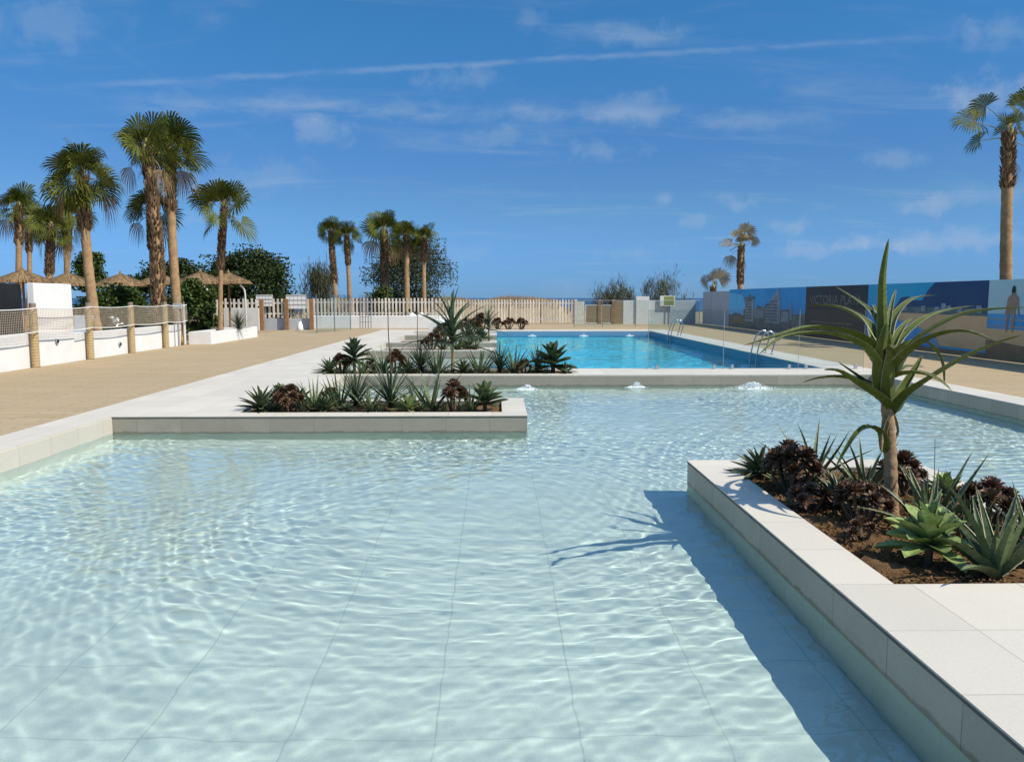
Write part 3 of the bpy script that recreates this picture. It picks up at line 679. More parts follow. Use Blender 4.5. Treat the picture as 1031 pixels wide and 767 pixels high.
palm_px('rightmost palm of the back trio with thin straight trunk', 428, 0, 427, 243, 45.5, .18, .15, 19, 13, .4, nleaf=12, boots=.3, group=gm)
gr = 'dry palms behind the mural wall'
palm_px('wind dried palm with sparse yellow crown behind the mural wall', 747, 0, 748, 250, 50, .27, .2, 24, 14, -.02, nleaf=7, boots=.5, deadfan=2, group=gr, dry=True, droopmax=25, inner=3, fanr=.5)
palm_px('short dry palm with two raised fronds at the end of the mural wall', 718, 0, 719, 292, 50, .22, .18, 25, 15, -.02, nleaf=2, boots=.2, deadfan=0, group=gr, dry=True, droopmax=48, inner=1)
palm_px('tall nearer palm with drooping fronds at the right edge', 1015, 0, 1022, 140, 24, .25, .2, 56, 16, -.02, nleaf=9, boots=.25, deadfan=1, group=gr, droopmax=-5, fanr=.42, inner=3)

# ------------------------------------------------------------------ shrubs and trees
def shrub(name, label, c, w, d, h, z0, mat, seed, nclump=40, per=90, leaf=.12, cat='shrub', stems=6, feathery=0, group='trees and shrubs behind the fences', hollow=.45):
    rg = random.Random(seed); root = empty(name, (c[0], c[1], z0), label, cat, group); b = MB()
    gs = lambda m_, s_: max(-1.35*s_, min(1.35*s_, rg.gauss(m_, s_))); st = MB(); cl = []
    for k in range(nclump):
        a = rg.uniform(0, 6.283); r = rg.random()**.5; zz = rg.random()**.8
        env = math.sqrt(max(0, 1-(zz*.98)**2))*rg.uniform(.75, 1.12) if not feathery else (1.05-.5*zz)*rg.uniform(.7, 1.1)
        q = max(hollow, r)
        cl.append((Vector((math.cos(a)*w/2*env*q, math.sin(a)*d/2*env*q, h*(.06+.88*zz*rg.uniform(.85, 1.05)))), rg.uniform(.6, 1.3)))
    for (p, s) in cl:
        cs = min(w, h)*.17*s
        for k in range(int(per*s)):
            if feathery:
                q = p+Vector((rg.gauss(0, cs*.5), rg.gauss(0, cs*.5), rg.gauss(0, cs*.9)))
                t = Vector((rg.gauss(0, .35), rg.gauss(0, .35), 1)).normalized()*leaf*rg.uniform(.8, 2.2)
            else:
                q = p+Vector((gs(0, cs*.55), gs(0, cs*.55), gs(0, cs*.45)))
                t = Vector((rg.gauss(0, 1), rg.gauss(0, 1), rg.gauss(0, .7))).normalized()*leaf*rg.uniform(.6, 1.3)
            q.z = max(q.z, .05)
            s2 = t.cross(Vector((rg.gauss(0, 1), rg.gauss(0, 1), rg.gauss(0, 1)))).normalized()*leaf*(.055 if feathery else .38)
            b.add([q-t*.5, q+s2, q+t*.5, q-s2], [(0, 1, 2, 3)])
    b.build('foliage', mat, root)
    for k in range(stems):
        p = cl[(k*5) % len(cl)][0]
        st.tube(spline([(p.x*.08, p.y*.08, -.05), (p.x*.35, p.y*.35, p.z*.5), (p.x*.9, p.y*.9, p.z)], 7), [(.05*h/3+.02-.0085*i*h/3)*(1 if k < 8 else .45) for i in range(7)] if h > 2.5 else .02, 5)
    st.build('stems', 'bark', root)
    return root
def shrub_px(name, label, u0, u1, vtop, Y, mat, seed, z0=-.02, depth=None, **kw):
    x0, x1 = gx(u0, Y), gx(u1, Y); h = gz(vtop, Y)-z0
    return shrub(name, label, ((x0+x1)/2, Y), x1-x0, depth or (x1-x0)*.7, h, z0, mat, seed, **kw)
shrub_px('broadleaf_tree', 'wide dark green tree mass behind the thatched parasols and solitary palm', 200, 308, 250, 47, 'leafdark', 71, nclump=120, per=210, leaf=.17, cat='tree', stems=36, hollow=.6)
shrub_px('broadleaf_tree', 'darker wide tree left of the solitary palm behind the tall pair of palms', 118, 235, 262, 45, 'leafdark', 72, nclump=90, per=190, leaf=.17, cat='tree', stems=10, hollow=.6)
shrub_px('broadleaf_tree', 'rounded tree behind the big leaning palm', 72, 116, 246, 48, 'leafgreen', 73, nclump=50, per=170, leaf=.16, cat='tree')
shrub_px('airy_tree', 'loose grey green tree standing behind the back trio of palms', 366, 458, 234, 53, 'leafgrey', 74, nclump=120, per=190, leaf=.13, cat='tree', stems=48, hollow=.3)
shrub_px('tamarisk', 'feathery shrub left of the slim pair of palms', 303, 346, 268, 52, 'tamarisk', 75, nclump=28, per=120, leaf=.35, feathery=1)
shrub_px('tamarisk', 'feathery shrub behind the back wall, left of the small sign', 594, 644, 284, 58, 'tamarisk', 76, nclump=26, per=110, leaf=.3, hollow=.2, feathery=1)
shrub_px('tamarisk', 'feathery shrub behind the small sign on the back wall', 634, 694, 283, 59, 'tamarisk', 77, nclump=30, per=110, leaf=.3, hollow=.2, feathery=1)
shrub_px('green_shrub', 'dense green shrub at the foot of the thick trunked palm', 366, 404, 288, 45.3, 'leafgreen', 78, z0=.4, nclump=30, per=80, leaf=.15)
shrub_px('green_hedge', 'dark green hedge behind the rope net fence', 84, 158, 284, 27.4, 'leafgreen', 79, nclump=70, per=110, leaf=.13, depth=1.6, hollow=.6)
shrub_px('green_hedge', 'dark green bush between the net fence end and the solitary palm', 176, 222, 282, 33.5, 'leafgreen', 80, nclump=45, per=100, leaf=.15, hollow=.5)
shrub_px('broadleaf_plant', 'glossy large leaved plant left in the low white planter', 197, 218, 306, 30.3, 'leafdark', 81, z0=.3, nclump=14, per=30, leaf=.22)
shrub_px('dry_shrub', 'low dry brown shrub at the foot of the slim pair of palms', 326, 350, 304, 45.6, 'drygrass', 82, z0=.4, nclump=14, per=60, leaf=.12)
shrub_px('dry_shrub', 'small dry shrub between the trunks of the back trio', 394, 436, 311, 45.0, 'leafdark', 83, z0=.4, nclump=16, per=40, leaf=.12)
shrub_px('flowering_shrub', 'shrub with white flowers behind the rope net fence', 106, 126, 316, 24.4, 'flower', 84, z0=.5, nclump=7, per=12, leaf=.12)
plant('yucca', gx(240, 30.6), 30.6, 'small dark spiky agave in the low white planter', 'plants in the low white planter', 1.6, 46, .36)
# dune with dry grass behind the slat fence
b = MB(); rg = random.Random(5); nx, ny = 80, 8; x0, x1 = -12, 9; vs = []
for j in range(ny+1):
    for i in range(nx+1):
        x = x0+(x1-x0)*i/nx; f = j/ny; hz = math.sin(f*math.pi)
        hh = 1.52+.05*math.sin(x*.9)+.04*math.sin(x*2.3+1)
        fall = min(1, max(0, (5.4-x)/1.2)); vs.append((x, 52+7*f, -.05+hz*hh*fall+rg.uniform(-.05, .05)))
b.add(vs, [(j*(nx+1)+i, j*(nx+1)+i+1, (j+1)*(nx+1)+i+1, (j+1)*(nx+1)+i) for j in range(ny) for i in range(nx)])
struct(b.build('dune_terrain', 'ground', None, True))
b = MB()
for k in range(9000):
    x = rg.uniform(-11, 4.9); y = rg.uniform(53.5, 56.5); hh = (1.49+.05*math.sin(x*.9)+.04*math.sin(x*2.3+1))*math.sin((y-52)/7*math.pi)
    if x > 4.3: hh *= .6
    L = rg.uniform(.12, .34)*(1.1+.4*math.sin(x*1.3)); t = Vector((rg.gauss(0, .4), rg.gauss(0, .3), 1)).normalized()*L; w = Vector((.014, .008, 0))
    p = Vector((x, y, hh-.08)); b.add([p-w, p+w, p+t], [(0,1,2)])
tag(b.build('dune_grass', 'drygrass'), 'dry brown grass on the dune behind the slat fence', 'grass', None, 'stuff')

# ------------------------------------------------------------------ left boundary: low wall, pillar, screen, rope net fence
FX = -10.75
b = MB(); b.bbox(FX-.30, FX-.12, 6, 18.70, -.3, .76); b.bbox(FX-.30, FX-.12, 20.4, 27.6, -.3, .70)
tag(b.build('low_wall', 'white'), 'low white rendered wall running behind the rope net fence', 'wall')
b = MB(); b.bbox(FX-.20, FX-.06, 18.72, 20.38, -.3, 1.95)
tag(b.build('wall_pillar', 'white'), 'tall white wall block in the low wall beside the black screen', 'pillar')
b = MB(); b.box(FX-.38, FX-.33, 5, 18.7, .3, 1.93); tag(b.build('black_screen', 'black'), 'black screen panel standing behind the low wall, left of the tall white block', 'screen')
for i, (u, v, Y, xx) in enumerate(((2, 349, 17.0, FX-.12), (63, 343, 19.55, FX-.06), (125, 346, 22.9, FX-.12))):
    lab = ['round wall lamp on the low wall left of the tall white block', 'round wall lamp on the side of the tall white block', 'round wall lamp on the low wall right of the tall white block'][i]
    root = empty('wall_lamp', (0, 0, 0), lab, 'lamp', 'round wall lamps'); b = MB(); b2 = MB()
    if xx is None:
        c = Vector((gx(63, 18.9), 18.9, gz(343, 18.9))); b.tube([c, c+Vector((0, -.045, 0))], .06, 14); b2.tube([c+Vector((0, -.045, 0)), c+Vector((0, -.055, 0))], .042, 14)
    else:
        c = Vector((xx, Y, gz(v, Y))); b.tube([c, c+Vector((.045, 0, 0))], .06, 14); b2.tube([c+Vector((.045, 0, 0)), c+Vector((.055, 0, 0))], .042, 14)
    b.build('housing', 'greymetal', root, False); b2.build('lens', 'black', root)
root = empty('net_fence', (FX, 18, 0), 'rope wrapped post fence hung with cream netting along the terrace', 'fence')
def fin(b, nm, mat, root, smooth=False):
    o = b.build(nm, mat, None, smooth); o.parent = root; o.matrix_parent_inverse = Matrix.Translation(-Vector(root.location)); return o
posts = [13.4, 16.0, 18.55, 21.05, 23.45, 25.85, 27.4]
for i, y in enumerate(posts):
    r = .085 if i < 6 else .04; h = 1.38; b = MB(); n = 70
    pts = [(FX, y, h*k/(n-1)) for k in range(n)]
    b.tube(pts, [r*(1+.10*math.sin(k*1.85)) for k in range(n)], 12); p = fin(b, 'post', 'rope' if i < 6 else 'offwhite', root, True)
    b = MB(); b.tube([(FX, y, h), (FX, y, h+.10)], r*.85, 10); fin(b, 'post_cap', 'postcap', root).parent = p
    p.children[0].matrix_parent_inverse = Matrix()
b = MB(); b2 = MB()
def sag(y, z, d):
    for a, c in zip(posts, posts[1:]):
        if a <= y <= c: f = (y-a)/(c-a); return z-d*4*f*(1-f)
    return z
nx = FX+.10; ys_ = [posts[0]+(posts[-1]-posts[0])*k/220 for k in range(221)]
for k in range(11):
    f = k/10
    b.tube([(nx+.006*math.sin(y*3+k), y, sag(y, 1.36-.53*f, .035-.01*f)) for y in ys_], .0036, 4, cap=False)
for y in ys_: b.tube([(nx, y, sag(y, 1.36, .035)), (nx+.008, y, sag(y, 1.06, .03)), (nx, y, sag(y, .83, .025))], .0036, 4, cap=False)
fin(b, 'net', 'net', root)
for z in (1.37, .825): b2.tube([(nx+.004, y, sag(y, z, .035)) for y in ys_], .012, 6, cap=False)
fin(b2, 'border_rope', 'white', root)
# folded white chair behind the fence
root = empty('garden_chair', (-11.55, 22.0, .12), 'white and grey garden chair behind the net fence, right of the tall block', 'chair')
b = MB(); b.box(-.25, .25, -.22, .22, .42, .47); b.build('seat', 'white', root)
b = MB(); b.add([(-.25,.2,.47),(.25,.2,.47),(.25,.36,1.0),(-.25,.36,1.0),(-.25,.24,.47),(.25,.24,.47),(.25,.4,1.0),(-.25,.4,1.0)], [(0,1,2,3),(7,6,5,4),(3,2,6,7),(0,3,7,4),(1,5,6,2),(0,4,5,1)]); b.build('backrest', 'greyboard', root)
for sx in (-.22, .22):
    for sy in (-.18, .18): b = MB(); b.box(sx-.02, sx+.02, sy-.02, sy+.02, 0, .42); b.build('leg', 'white', root)
# slim grey pole with cap behind the fence
root = empty('sign_pole', (FX+.05, 26.75, 0), 'slim grey pole with blue grey cap near the end of the net fence', 'pole')
b = MB(); b.tube([(0,0,0), (0,0,1.25)], .035, 8); b.build('shaft', 'greymetal', root); b = MB(); b.box(-.14, .14, -.03, .03, 1.25, 1.42); b.build('cap', 'greyboard', root)
b = MB(); b.tube([(0,0,1.42), (0,0,1.7)], .012, 6); b.build('rod', 'greymetal', root)
# low white planter with the solitary palm
X0, X1, Y0, Y1 = -10.72, -9.95, 27.65, 33.0
b = MB(); t = .12
b.box(X0, X1, Y0, Y0+t, -.1, .43); b.box(X0, X1, Y1-t, Y1, -.1, .43); b.box(X0, X0+t, Y0+t, Y1-t, -.1, .43); b.box(X1-t, X1, Y0+t, Y1-t, -.1, .43)
o = b.build('white_planter', 'white'); tag(o, 'low white rendered planter with a slender palm in it', 'planter')
b = MB(); b.box(X0+t+.003, X1-t-.003, Y0+t+.003, Y1-t-.003, 0, .36); b.build('soil', 'soil', o)

# ------------------------------------------------------------------ thatched parasols
def parasol(label, u, vtop, rim_px, Y, seed, white=False):
    rg = random.Random(seed); x = gx(u, Y); zt = gz(vtop, Y); r = rim_px*Y/FPX/2; zr = zt-r*.42
    root = empty('thatched_parasol', (x, Y, 0), label, 'parasol', 'thatched parasols')
    b = MB(); b.tube([(0,0,0), (0,0,zt-.1)], .05, 8); b.build('pole', 'brownwood', root)
    b = MB()
    n = 28; ring = [(math.cos(6.283*k/n)*r*.97, math.sin(6.283*k/n)*r*.97, zr+.02) for k in range(n)]
    b.add([(0,0,zt-.03)]+ring, [(0, 1+k, 1+(k+1) % n) for k in range(n)])
    for k in range(900):
        a = rg.uniform(0, 6.283); q = rg.random()**.6; L = rg.uniform(.25, .45); q2 = min(1.06, q+L/r); w = rg.uniform(.012, .03)
        d = Vector((math.cos(a), math.sin(a), 0)); s = Vector((-d.y, d.x, 0))*w; up = rg.uniform(.01, .05)
        p0 = d*r*q+Vector((0,0,zt+(zr-zt)*q+up)); p1 = d*r*q2+Vector((0,0,zt+(zr-zt)*q2+up*.4-.06*(q2 > .95)))
        b.add([p0-s, p0+s, p1+s*.8, p1-s*.8], [(0,1,2,3)])
    b.build('thatch_roof', 'straw', root)
    b = MB(); b.tube([(0,0,zt-.12), (0,0,zt+.02), (0,0,zt+.16)], [.09, .07, .02], 8); b.build('finial', 'straw', root)
parasol('thatched parasol at the far left above the black screen', 26, 272, 52, 33, 1)
parasol('thatched parasol second from the left, behind the big leaning palm', 72, 275, 54, 35, 2)
parasol('thatched parasol left of the tall pair of palms', 124, 276, 50, 36, 3)
parasol('thatched parasol between the trunks of the tall pair of palms', 163, 276, 44, 37, 4)
parasol('thatched parasol right behind the tall pair of palms, left of the solitary palm', 204, 274, 50, 36, 5)
parasol('thatched parasol right behind the solitary palm trunk', 232, 275, 44, 37.5, 6)
for i, u in enumerate((211, 248)):
    x = gx(u, 38.6); b = MB(); b.tube(spline([(x, 38.6, 0), (x, 38.6, 1.6), (x-.05, 38.6, 2.0), (x-.25, 38.6, 2.22)], 12), .045, 8)
    tag(b.build('curved_post', 'offwhite', None, True), ['left', 'right'][i]+' one of two pale curved shower posts under the parasols', 'post', 'curved posts')

# ------------------------------------------------------------------ back boundary
def slat_fence(label, u0, u1, Y, z0, z1, pitch, w, seed, postgap=2.0, brown=()):
    rg = random.Random(seed); x0, x1 = gx(u0, Y), gx(u1, Y); root = empty('slat_fence', ((x0+x1)/2, Y, z0), label, 'fence', 'slat fences')
    b = MB(); x = x0
    while x < x1-w:
        dz = rg.uniform(-.03, .03); b.box(x, x+w, Y-.012, Y+.012, z0+.03, z1+dz); x += pitch*rg.uniform(.94, 1.06)
    fin(b, 'slats', 'slat', root)
    for z in (z0+.22, z1-.25): b = MB(); b.box(x0, x1, Y+.0125, Y+.05, z, z+.07); fin(b, 'rail', 'offwhite', root)
    x = x0
    while x <= x1: b = MB(); b.box(x, x+.09, Y+.051, Y+.14, z0, z1+.02); fin(b, 'post', 'brownwood', root); x += postgap
slat_fence('white slat fence behind the solitary palm and curved posts', 205, 261, 40.0, .55, 1.56, .22, .1, 1)
slat_fence('white slat fence carrying two white boards, left of the back wall', 262, 316, 40.6, .55, 1.56, .22, .1, 2)
slat_fence('long white slat fence on the raised bed behind the palms', 316, 446, 44.6, .50, 1.58, .20, .1, 3)
slat_fence('weathered slat fence standing on the ground behind the short planters', 446, 577, 48.7, .05, 1.50, .18, .09, 4)
b = MB(); x0, x1 = gx(226, 39.8), gx(261, 39.8); b.bbox(x0, x1, 39.75, 39.9, -.2, 1.1); tag(b.build('low_wall', 'offwhite'), 'pale low wall section right of the solitary palm', 'wall')
b = MB(); x0, x1 = gx(263, 40.3), gx(316, 40.3); b.bbox(x0, x1, 40.25, 40.4, -.2, .56); tag(b.build('low_wall', 'greyboard'), 'grey low wall under the slat fence with two boards', 'wall')
for i, u in enumerate((264, 289, 314)):
    b = MB(); x = gx(u, 40.1); b.bbox(x-.09, x+.09, 40.0, 40.2, -.1, 1.56, .02); tag(b.build('wooden_post', 'brownwood'), ORD[i]+' from the left of three brown posts along the grey low wall', 'post', 'brown wooden posts')
for i, (u0, u1, v0, v1) in enumerate(((259, 275.5, 297, 308), (289, 309, 297, 310.5))):
    Y = 40.45; b = MB(); xa, xb, za, zb = gx(u0, Y), gx(u1, Y), gz(v1, Y), gz(v0, Y)
    root = empty('white_board', ((xa+xb)/2, Y, za), ['smaller white gridded board on the slat fence near the solitary palm', 'larger white gridded board on the slat fence between brown posts'][i], 'board', 'white boards')
    b.box(xa, xb, Y, Y+.03, za, zb); fin(b, 'panel', 'white', root); b = MB()
    for k in range(6): x = xa+(xb-xa)*k/5; b.box(x-.012, x+.012, Y-.014, Y-.002, za, zb)
    for k in range(4): z = za+(zb-za)*k/3; b.box(xa, xb, Y-.028, Y-.0145, z-.012, z+.012)
    fin(b, 'grid', 'offwhite', root)
b = MB(); x = gx(302, 39.3); b.tube([(x,39.3,0), (x,39.3,.05), (x,39.3,.30), (x,39.3,.36), (x, 39.3, .44)], [.15, .17, .13, .08, .09], 12); tag(b.build('white_urn', 'white', None, True), 'small white urn standing on the ground before the grey low wall', 'urn')
# raised bed wall
x0, x1 = gx(316, 42.5), gx(440, 42.5)
b = MB(); b.bbox(x0, x1, 42.5, 42.7, -.2, .66, .02); pts = [(x1-.1+.9*math.sin(a), 42.6+.9-.9*math.cos(a)) for a in [k*math.pi/2/8 for k in range(9)]]
for (p, q) in zip(pts, pts[1:]):
    dx, dy = q[0]-p[0], q[1]-p[1]; L = math.hypot(dx, dy); nx_, ny_ = -dy/L*.1, dx/L*.1
    b.add([(p[0]-nx_,p[1]-ny_,-.2),(q[0]-nx_,q[1]-ny_,-.2),(q[0]+nx_,q[1]+ny_,-.2),(p[0]+nx_,p[1]+ny_,-.2),(p[0]-nx_,p[1]-ny_,.655),(q[0]-nx_,q[1]-ny_,.655),(q[0]+nx_,q[1]+ny_,.655),(p[0]+nx_,p[1]+ny_,.655)], [(4,5,6,7),(0,1,5,4),(2,3,7,6)])
tag(b.build('low_wall', 'white'), 'white retaining wall with rounded end below the back palms', 'wall')
b = MB(); b.box(x0, x1+.7, 42.71, 48, -.2, .45); struct(b.build('raised_soil_bed', 'ground'))
for i, u in enumerate((415, 424)):
    b = MB(); x = gx(u, 43.2); rg = random.Random(i); b.tube([(x,43.2,.4), (x,43.2,.5), (x+.02,43.2,.68), (x,43.2,.8)], [.2, .26, .2, .05], 9); tag(b.build('white_rock', 'white', None, True), ['left', 'right'][i]+' white rock on the raised bed among the back trio of palms', 'rock', 'white rocks')
# white curved bench-like block beside the near short planters
b = MB(); pr = [(0,0),(1.5,0),(1.5,.42),(1.25,.62),(.8,.75),(.3,.72),(0,.55)]; x = gx(432, 31); n = len(pr)
vs = [(x+a*.55, 31.0, z) for a, z in pr]+[(x+a*.55, 31.9, z) for a, z in pr]
b.add(vs, [tuple(range(n)), tuple(range(2*n-1, n-1, -1))]+[(k, k+n, (k+1) % n+n, (k+1) % n) for k in range(n)])
tag(b.build('white_block', 'white'), 'white rounded concrete block behind the short planter beds', 'block')
# gate and walls to the right
Y = 48.8
root = empty('reed_gate', (gx(601, Y), Y, 0), 'double gate of brown reed panels in pale frames', 'gate')
for (u0, u1, v0) in ((589, 602.5, 307), (604.5, 616, 307)):
    xa, xb, zt = gx(u0, Y), gx(u1, Y), gz(v0, Y); b = MB(); b.box(xa+.05, xb-.05, Y, Y+.03, .08, zt-.05); p = fin(b, 'panel', 'reed', root)
    b = MB(); b.box(xa, xb, Y-.02, Y+.04, zt-.049, zt); b.box(xa, xb, Y-.02, Y+.04, .02, .079); b.box(xa, xa+.05, Y-.02, Y+.04, .08, zt-.05); b.box(xb-.05, xb, Y-.02, Y+.04, .08, zt-.05); fin(b, 'frame', 'offwhite', root)
for u in (579.5, 603.5, 617.5):
    b = MB(); xa = gx(u, Y); b.bbox(xa-.09, xa+.09, Y-.06, Y+.08, 0, 1.5, .02); fin(b, 'post', 'brownwood' if u > 600 else 'offwhite', root)
b = MB(); xa, xb = gx(581.2, Y), gx(588.2, Y); b.bbox(xa, xb, Y-.03, Y+.03, 0, 1.38, .01); tag(b.build('wooden_gate', 'slat'), 'plain pale wooden side gate between slat fence and reed gate', 'panel')
def wallseg(u0, u1, vt, dY, mat, label, nm='wall_panel'):
    b = MB(); b.bbox(gx(u0, Y), gx(u1, Y), Y+dY, Y+dY+.16, -.2, gz(vt, Y), .01); tag(b.build(nm, mat), label, 'wall', 'back wall panels')
wallseg(619, 627, 303.2, 0, 'reed', 'narrow tan wall panel right of the reed gate')
wallseg(627.3, 639.6, 302.8, .01, 'offwhite', 'white wall panel left of the taller pillar')
wallseg(640, 653, 298.6, -.08, 'offwhite', 'taller white wall block rising above the back wall', 'wall_pillar')
wallseg(653.3, 672, 302.6, .0, 'offwhite', 'white wall panel under the small yellow green sign')
wallseg(672.3, 700, 303.0, .012, 'greyboard', 'grey wall panel at the right end of the back wall')
b = MB(); xa, xb, za, zb = gx(667.5, Y), gx(677.5, Y), gz(307.2, Y), gz(298.6, Y)
b.box(gx(663.5, Y), xb+.06, Y-.16, Y-.13, za-.06, zb+.05); o = b.build('small_sign', 'offwhite'); tag(o, 'small sign with yellow green face above the back wall', 'sign')
b = MB(); b.box(xa, xb, Y-.166, Y-.1605, za, zb); b.build('sign_face', flat('olive', (.20, .24, .06), (.25, .28, .09)), o)
b = MB(); b.tube([(gx(672, Y), Y-.11, 0), (gx(672, Y), Y-.11, zb)], .03, 6); b.build('post', 'steel', o)
# glass balustrade at the far pool deck
def glass_fence(label, pts, h, z=0.0, postr=.022, rail=True, feet=False, posts=True):
    root = empty('glass_fence', (pts[0][0], pts[0][1], z), label, 'glass fence', 'glass balustrades')
    for (a, c) in zip(pts, pts[1:]):
        a, c = Vector((*a, 0)), Vector((*c, 0)); d = (c-a).normalized(); nn = Vector((-d.y, d.x, 0))*.006; a2, c2 = a+d*.012, c-d*.012; b = MB()
        vs = [q+nn*s+Vector((0,0,zz)) for zz in (z+.06, z+h) for q, s in ((a2,-1),(c2,-1),(c2,1),(a2,1))]
        b.add(vs, [(0,3,2,1),(4,5,6,7),(0,1,5,4),(1,2,6,5),(2,3,7,6),(3,0,4,7)]); fin(b, 'panel', 'glass', root)
        if feet:
            for f in (.12, .88): b = MB(); q = a.lerp(c, f); b.bbox(q.x-.03, q.x+.03, q.y-.035, q.y+.035, z, z+.10, .006); fin(b, 'clamp', 'steel', root)
    if posts:
        for q in pts: b = MB(); b.tube([(q[0], q[1], z), (q[0], q[1], z+h)], postr, 8); fin(b, 'post', 'steel' if postr > .01 else 'greymetal', root)
    if rail: b = MB(); b.tube([(q[0], q[1], z+h+.014) for q in pts], .014, 6); fin(b, 'top_rail', 'steel', root)
    return root
glass_fence('glass balustrade with steel posts in front of the back wall', [(gx(u, 43.6), 43.6) for u in (578, 606.5, 639.5, 673, 704)], 1.45)
glass_fence('clear glass panel fence on the dividing wall before the deep pool', [(gx(u, 17.72), 17.72) for u in (653, 729, 805, 871)], 1.34, 0, .006, False, True)
glass_fence('short glass balustrade on three steel posts by the tan path', [(gx(319, 36.5), 36.5), (gx(337, 38.2), 38.2), (gx(353, 39.9), 39.9)], 1.75, 0, .028, False)
root = empty('turnstile_gate', (gx(368, 41.6), 41.6, 0), 'narrow steel lattice gate standing on the tan path', 'gate')
xa, xb = gx(362.5, 41.6), gx(373.5, 41.6)
for x in (xa, xa*.75+xb*.25, xa*.5+xb*.5, xa*.25+xb*.75, xb): b = MB(); b.tube([(x, 41.6, 0), (x+.03, 41.6, 1.75)], .024, 6); fin(b, 'post', 'steel', root)
for z in (.35, .62, .89, 1.16, 1.43, 1.72): b = MB(); b.tube([(xa, 41.6, z), (xb, 41.6, z)], .014, 6); fin(b, 'bar', 'steel', root)

# ------------------------------------------------------------------ mural wall on the right
MX = 12.8
root = empty('mural_wall', (MX, 30, 0), 'long dark boarded wall covered with printed holiday pictures', 'wall')
TOP = 2.06
def board(y0, y1, mat, nm, dx=0.0, top=TOP):
    b = MB(); b.box(MX+dx, MX+.1, y0+.004, y1-.004, .02, top); return fin(b, nm, mat, root)
for k, (y0, y1) in enumerate(((47.1, 49.0), (45.2, 47.1), (43.4, 45.2))): board(y0, y1, 'greyboard', 'blank_board', .01*(k % 2), TOP-.08)
class Flat:
    """layers of printed shapes on a board, in metres along the wall"""
    def __init__(s, yl, yr): s.yl, s.yr, s.k, s.b, s.mats = yl, yr, 0, MB(), []
    def poly(s, pts, mat):
        if mat not in s.mats: s.mats.append(mat)
        s.k += 1; x = MX-.002*s.k; W = s.yr-s.yl
        s.b.add([(x, s.yl+W*a, .02+(TOP-.02)*z) for a, z in pts], [tuple(range(len(pts)))], s.mats.index(mat))
    def rect(s, a0, a1, z0, z1, mat): s.poly([(a0,z0),(a1,z0),(a1,z1),(a0,z1)], mat)
    def done(s, label): 
        p = board(min(s.yl, s.yr), max(s.yl, s.yr), 'black', 'printed_panel', .001); p['label'] = label
        o = fin(s.b, 'print', s.mats, root); o.parent = p; o.matrix_parent_inverse = Matrix(); return p
sky1 = flat('deep_blue', (.015, .27, .62), (.03, .36, .70), .35); sky1b = flat('bright_blue', (.06, .48, .82), (.16, .58, .85), .5)
teal = flat('teal_sky', (.015, .36, .62), (.03, .42, .66), .4); city = flat('dark_town', (.05, .10, .11), (.16, .20, .19), 2.5)
bld = flat('pale_hotel', (.46, .47, .46), (.28, .30, .31), 3); bld2 = flat('grey_hotel', (.30, .36, .40), (.16, .22, .27), 4); win = flat('dark_windows', (.03, .05, .07), (.04, .06, .08), 3)
sandp = flat('print_sand', (.66, .40, .19), (.74, .47, .23), 1.2); sandd = flat('print_dark_sand', (.22, .135, .07), (.30, .19, .10), 1.5)
navy = flat('navy_cliff', (.010, .05, .14), (.014, .065, .16), 1); seap = flat('print_sea', (.04, .28, .58), (.10, .38, .66), 2.0); foamp = flat('surf', (.28, .36, .40), (.2, .3, .36), 4)
haze_p = flat('pale_teal', (.38, .58, .62), (.44, .62, .64), .6); skin = flat('figure_skin', (.30, .19, .13), (.36, .23, .16), 5); hair = flat('figure_hair', (.02, .018, .016)); charc = flat('charcoal', (.014, .017, .021), (.022, .026, .03), 1.5)
F = Flat(43.4, 32.6)
F.rect(0, 1, 0, 1, sky1); F.poly([(0,.25),(.26,.25),(.26,.55),(.22,.85),(0,.92)], sky1b); F.rect(0, 1, 0, .34, city)
F.poly([(.02,.12),(.24,.12),(.24,.27),(.16,.31),(.06,.28)], sandd); F.poly([(0,.24),(.05,.34),(.12,.40),(.2,.36),(.24,.3),(.1,.27)], city)
F.poly([(.24,.1),(.24,.5),(.29,.53),(.35,.5),(.42,.52),(.44,.6),(.52,.55),(.56,.63),(.70,.66),(.74,.5),(.82,.54),(.85,.42),(1,.45),(1,.1)], city)
F.poly([(.265,.2),(.265,.74),(.28,.78),(.31,.83),(.345,.84),(.36,.78),(.385,.73),(.385,.2)], bld)
F.poly([(.55,.2),(.55,.55),(.59,.62),(.60,.72),(.64,.78),(.65,.86),(.68,.95),(.70,.98),(.715,.9),(.73,.7),(.735,.2)], bld2)
F.poly([(.84,.3),(.845,.6),(.852,.72),(.86,.6),(.87,.3)], bld2); F.rect(.40, .53, .3, .5, bld2); F.rect(.75, .83, .25, .48, bld2)
rg = random.Random(3)
for k in range(7):
    z = .26+.07*k
    for a in (.272, .297, .322, .347): 
        F.k = 16; F.rect(a, a+.014, z, z+.035, win)
    for a in (.56, .585, .61, .635, .66, .685):
        if z < .62+ (a-.56)*1.6: F.k = 16; F.rect(a, a+.013, z, z+.03, win)
F.k = 17
F.poly([(.25,.74),(.27,.80),(.30,.78),(.325,.87),(.35,.79),(.39,.82),(.40,.76),(.35,.73),(.32,.69),(.29,.73)], city)
F.done('printed panel of a blue sky over hotel towers')
F = Flat(32.6, 27.1); F.rect(0, 1, 0, 1, charc)
txtm = flat('gold_letters', (.17, .145, .095), (.24, .2, .13)); 
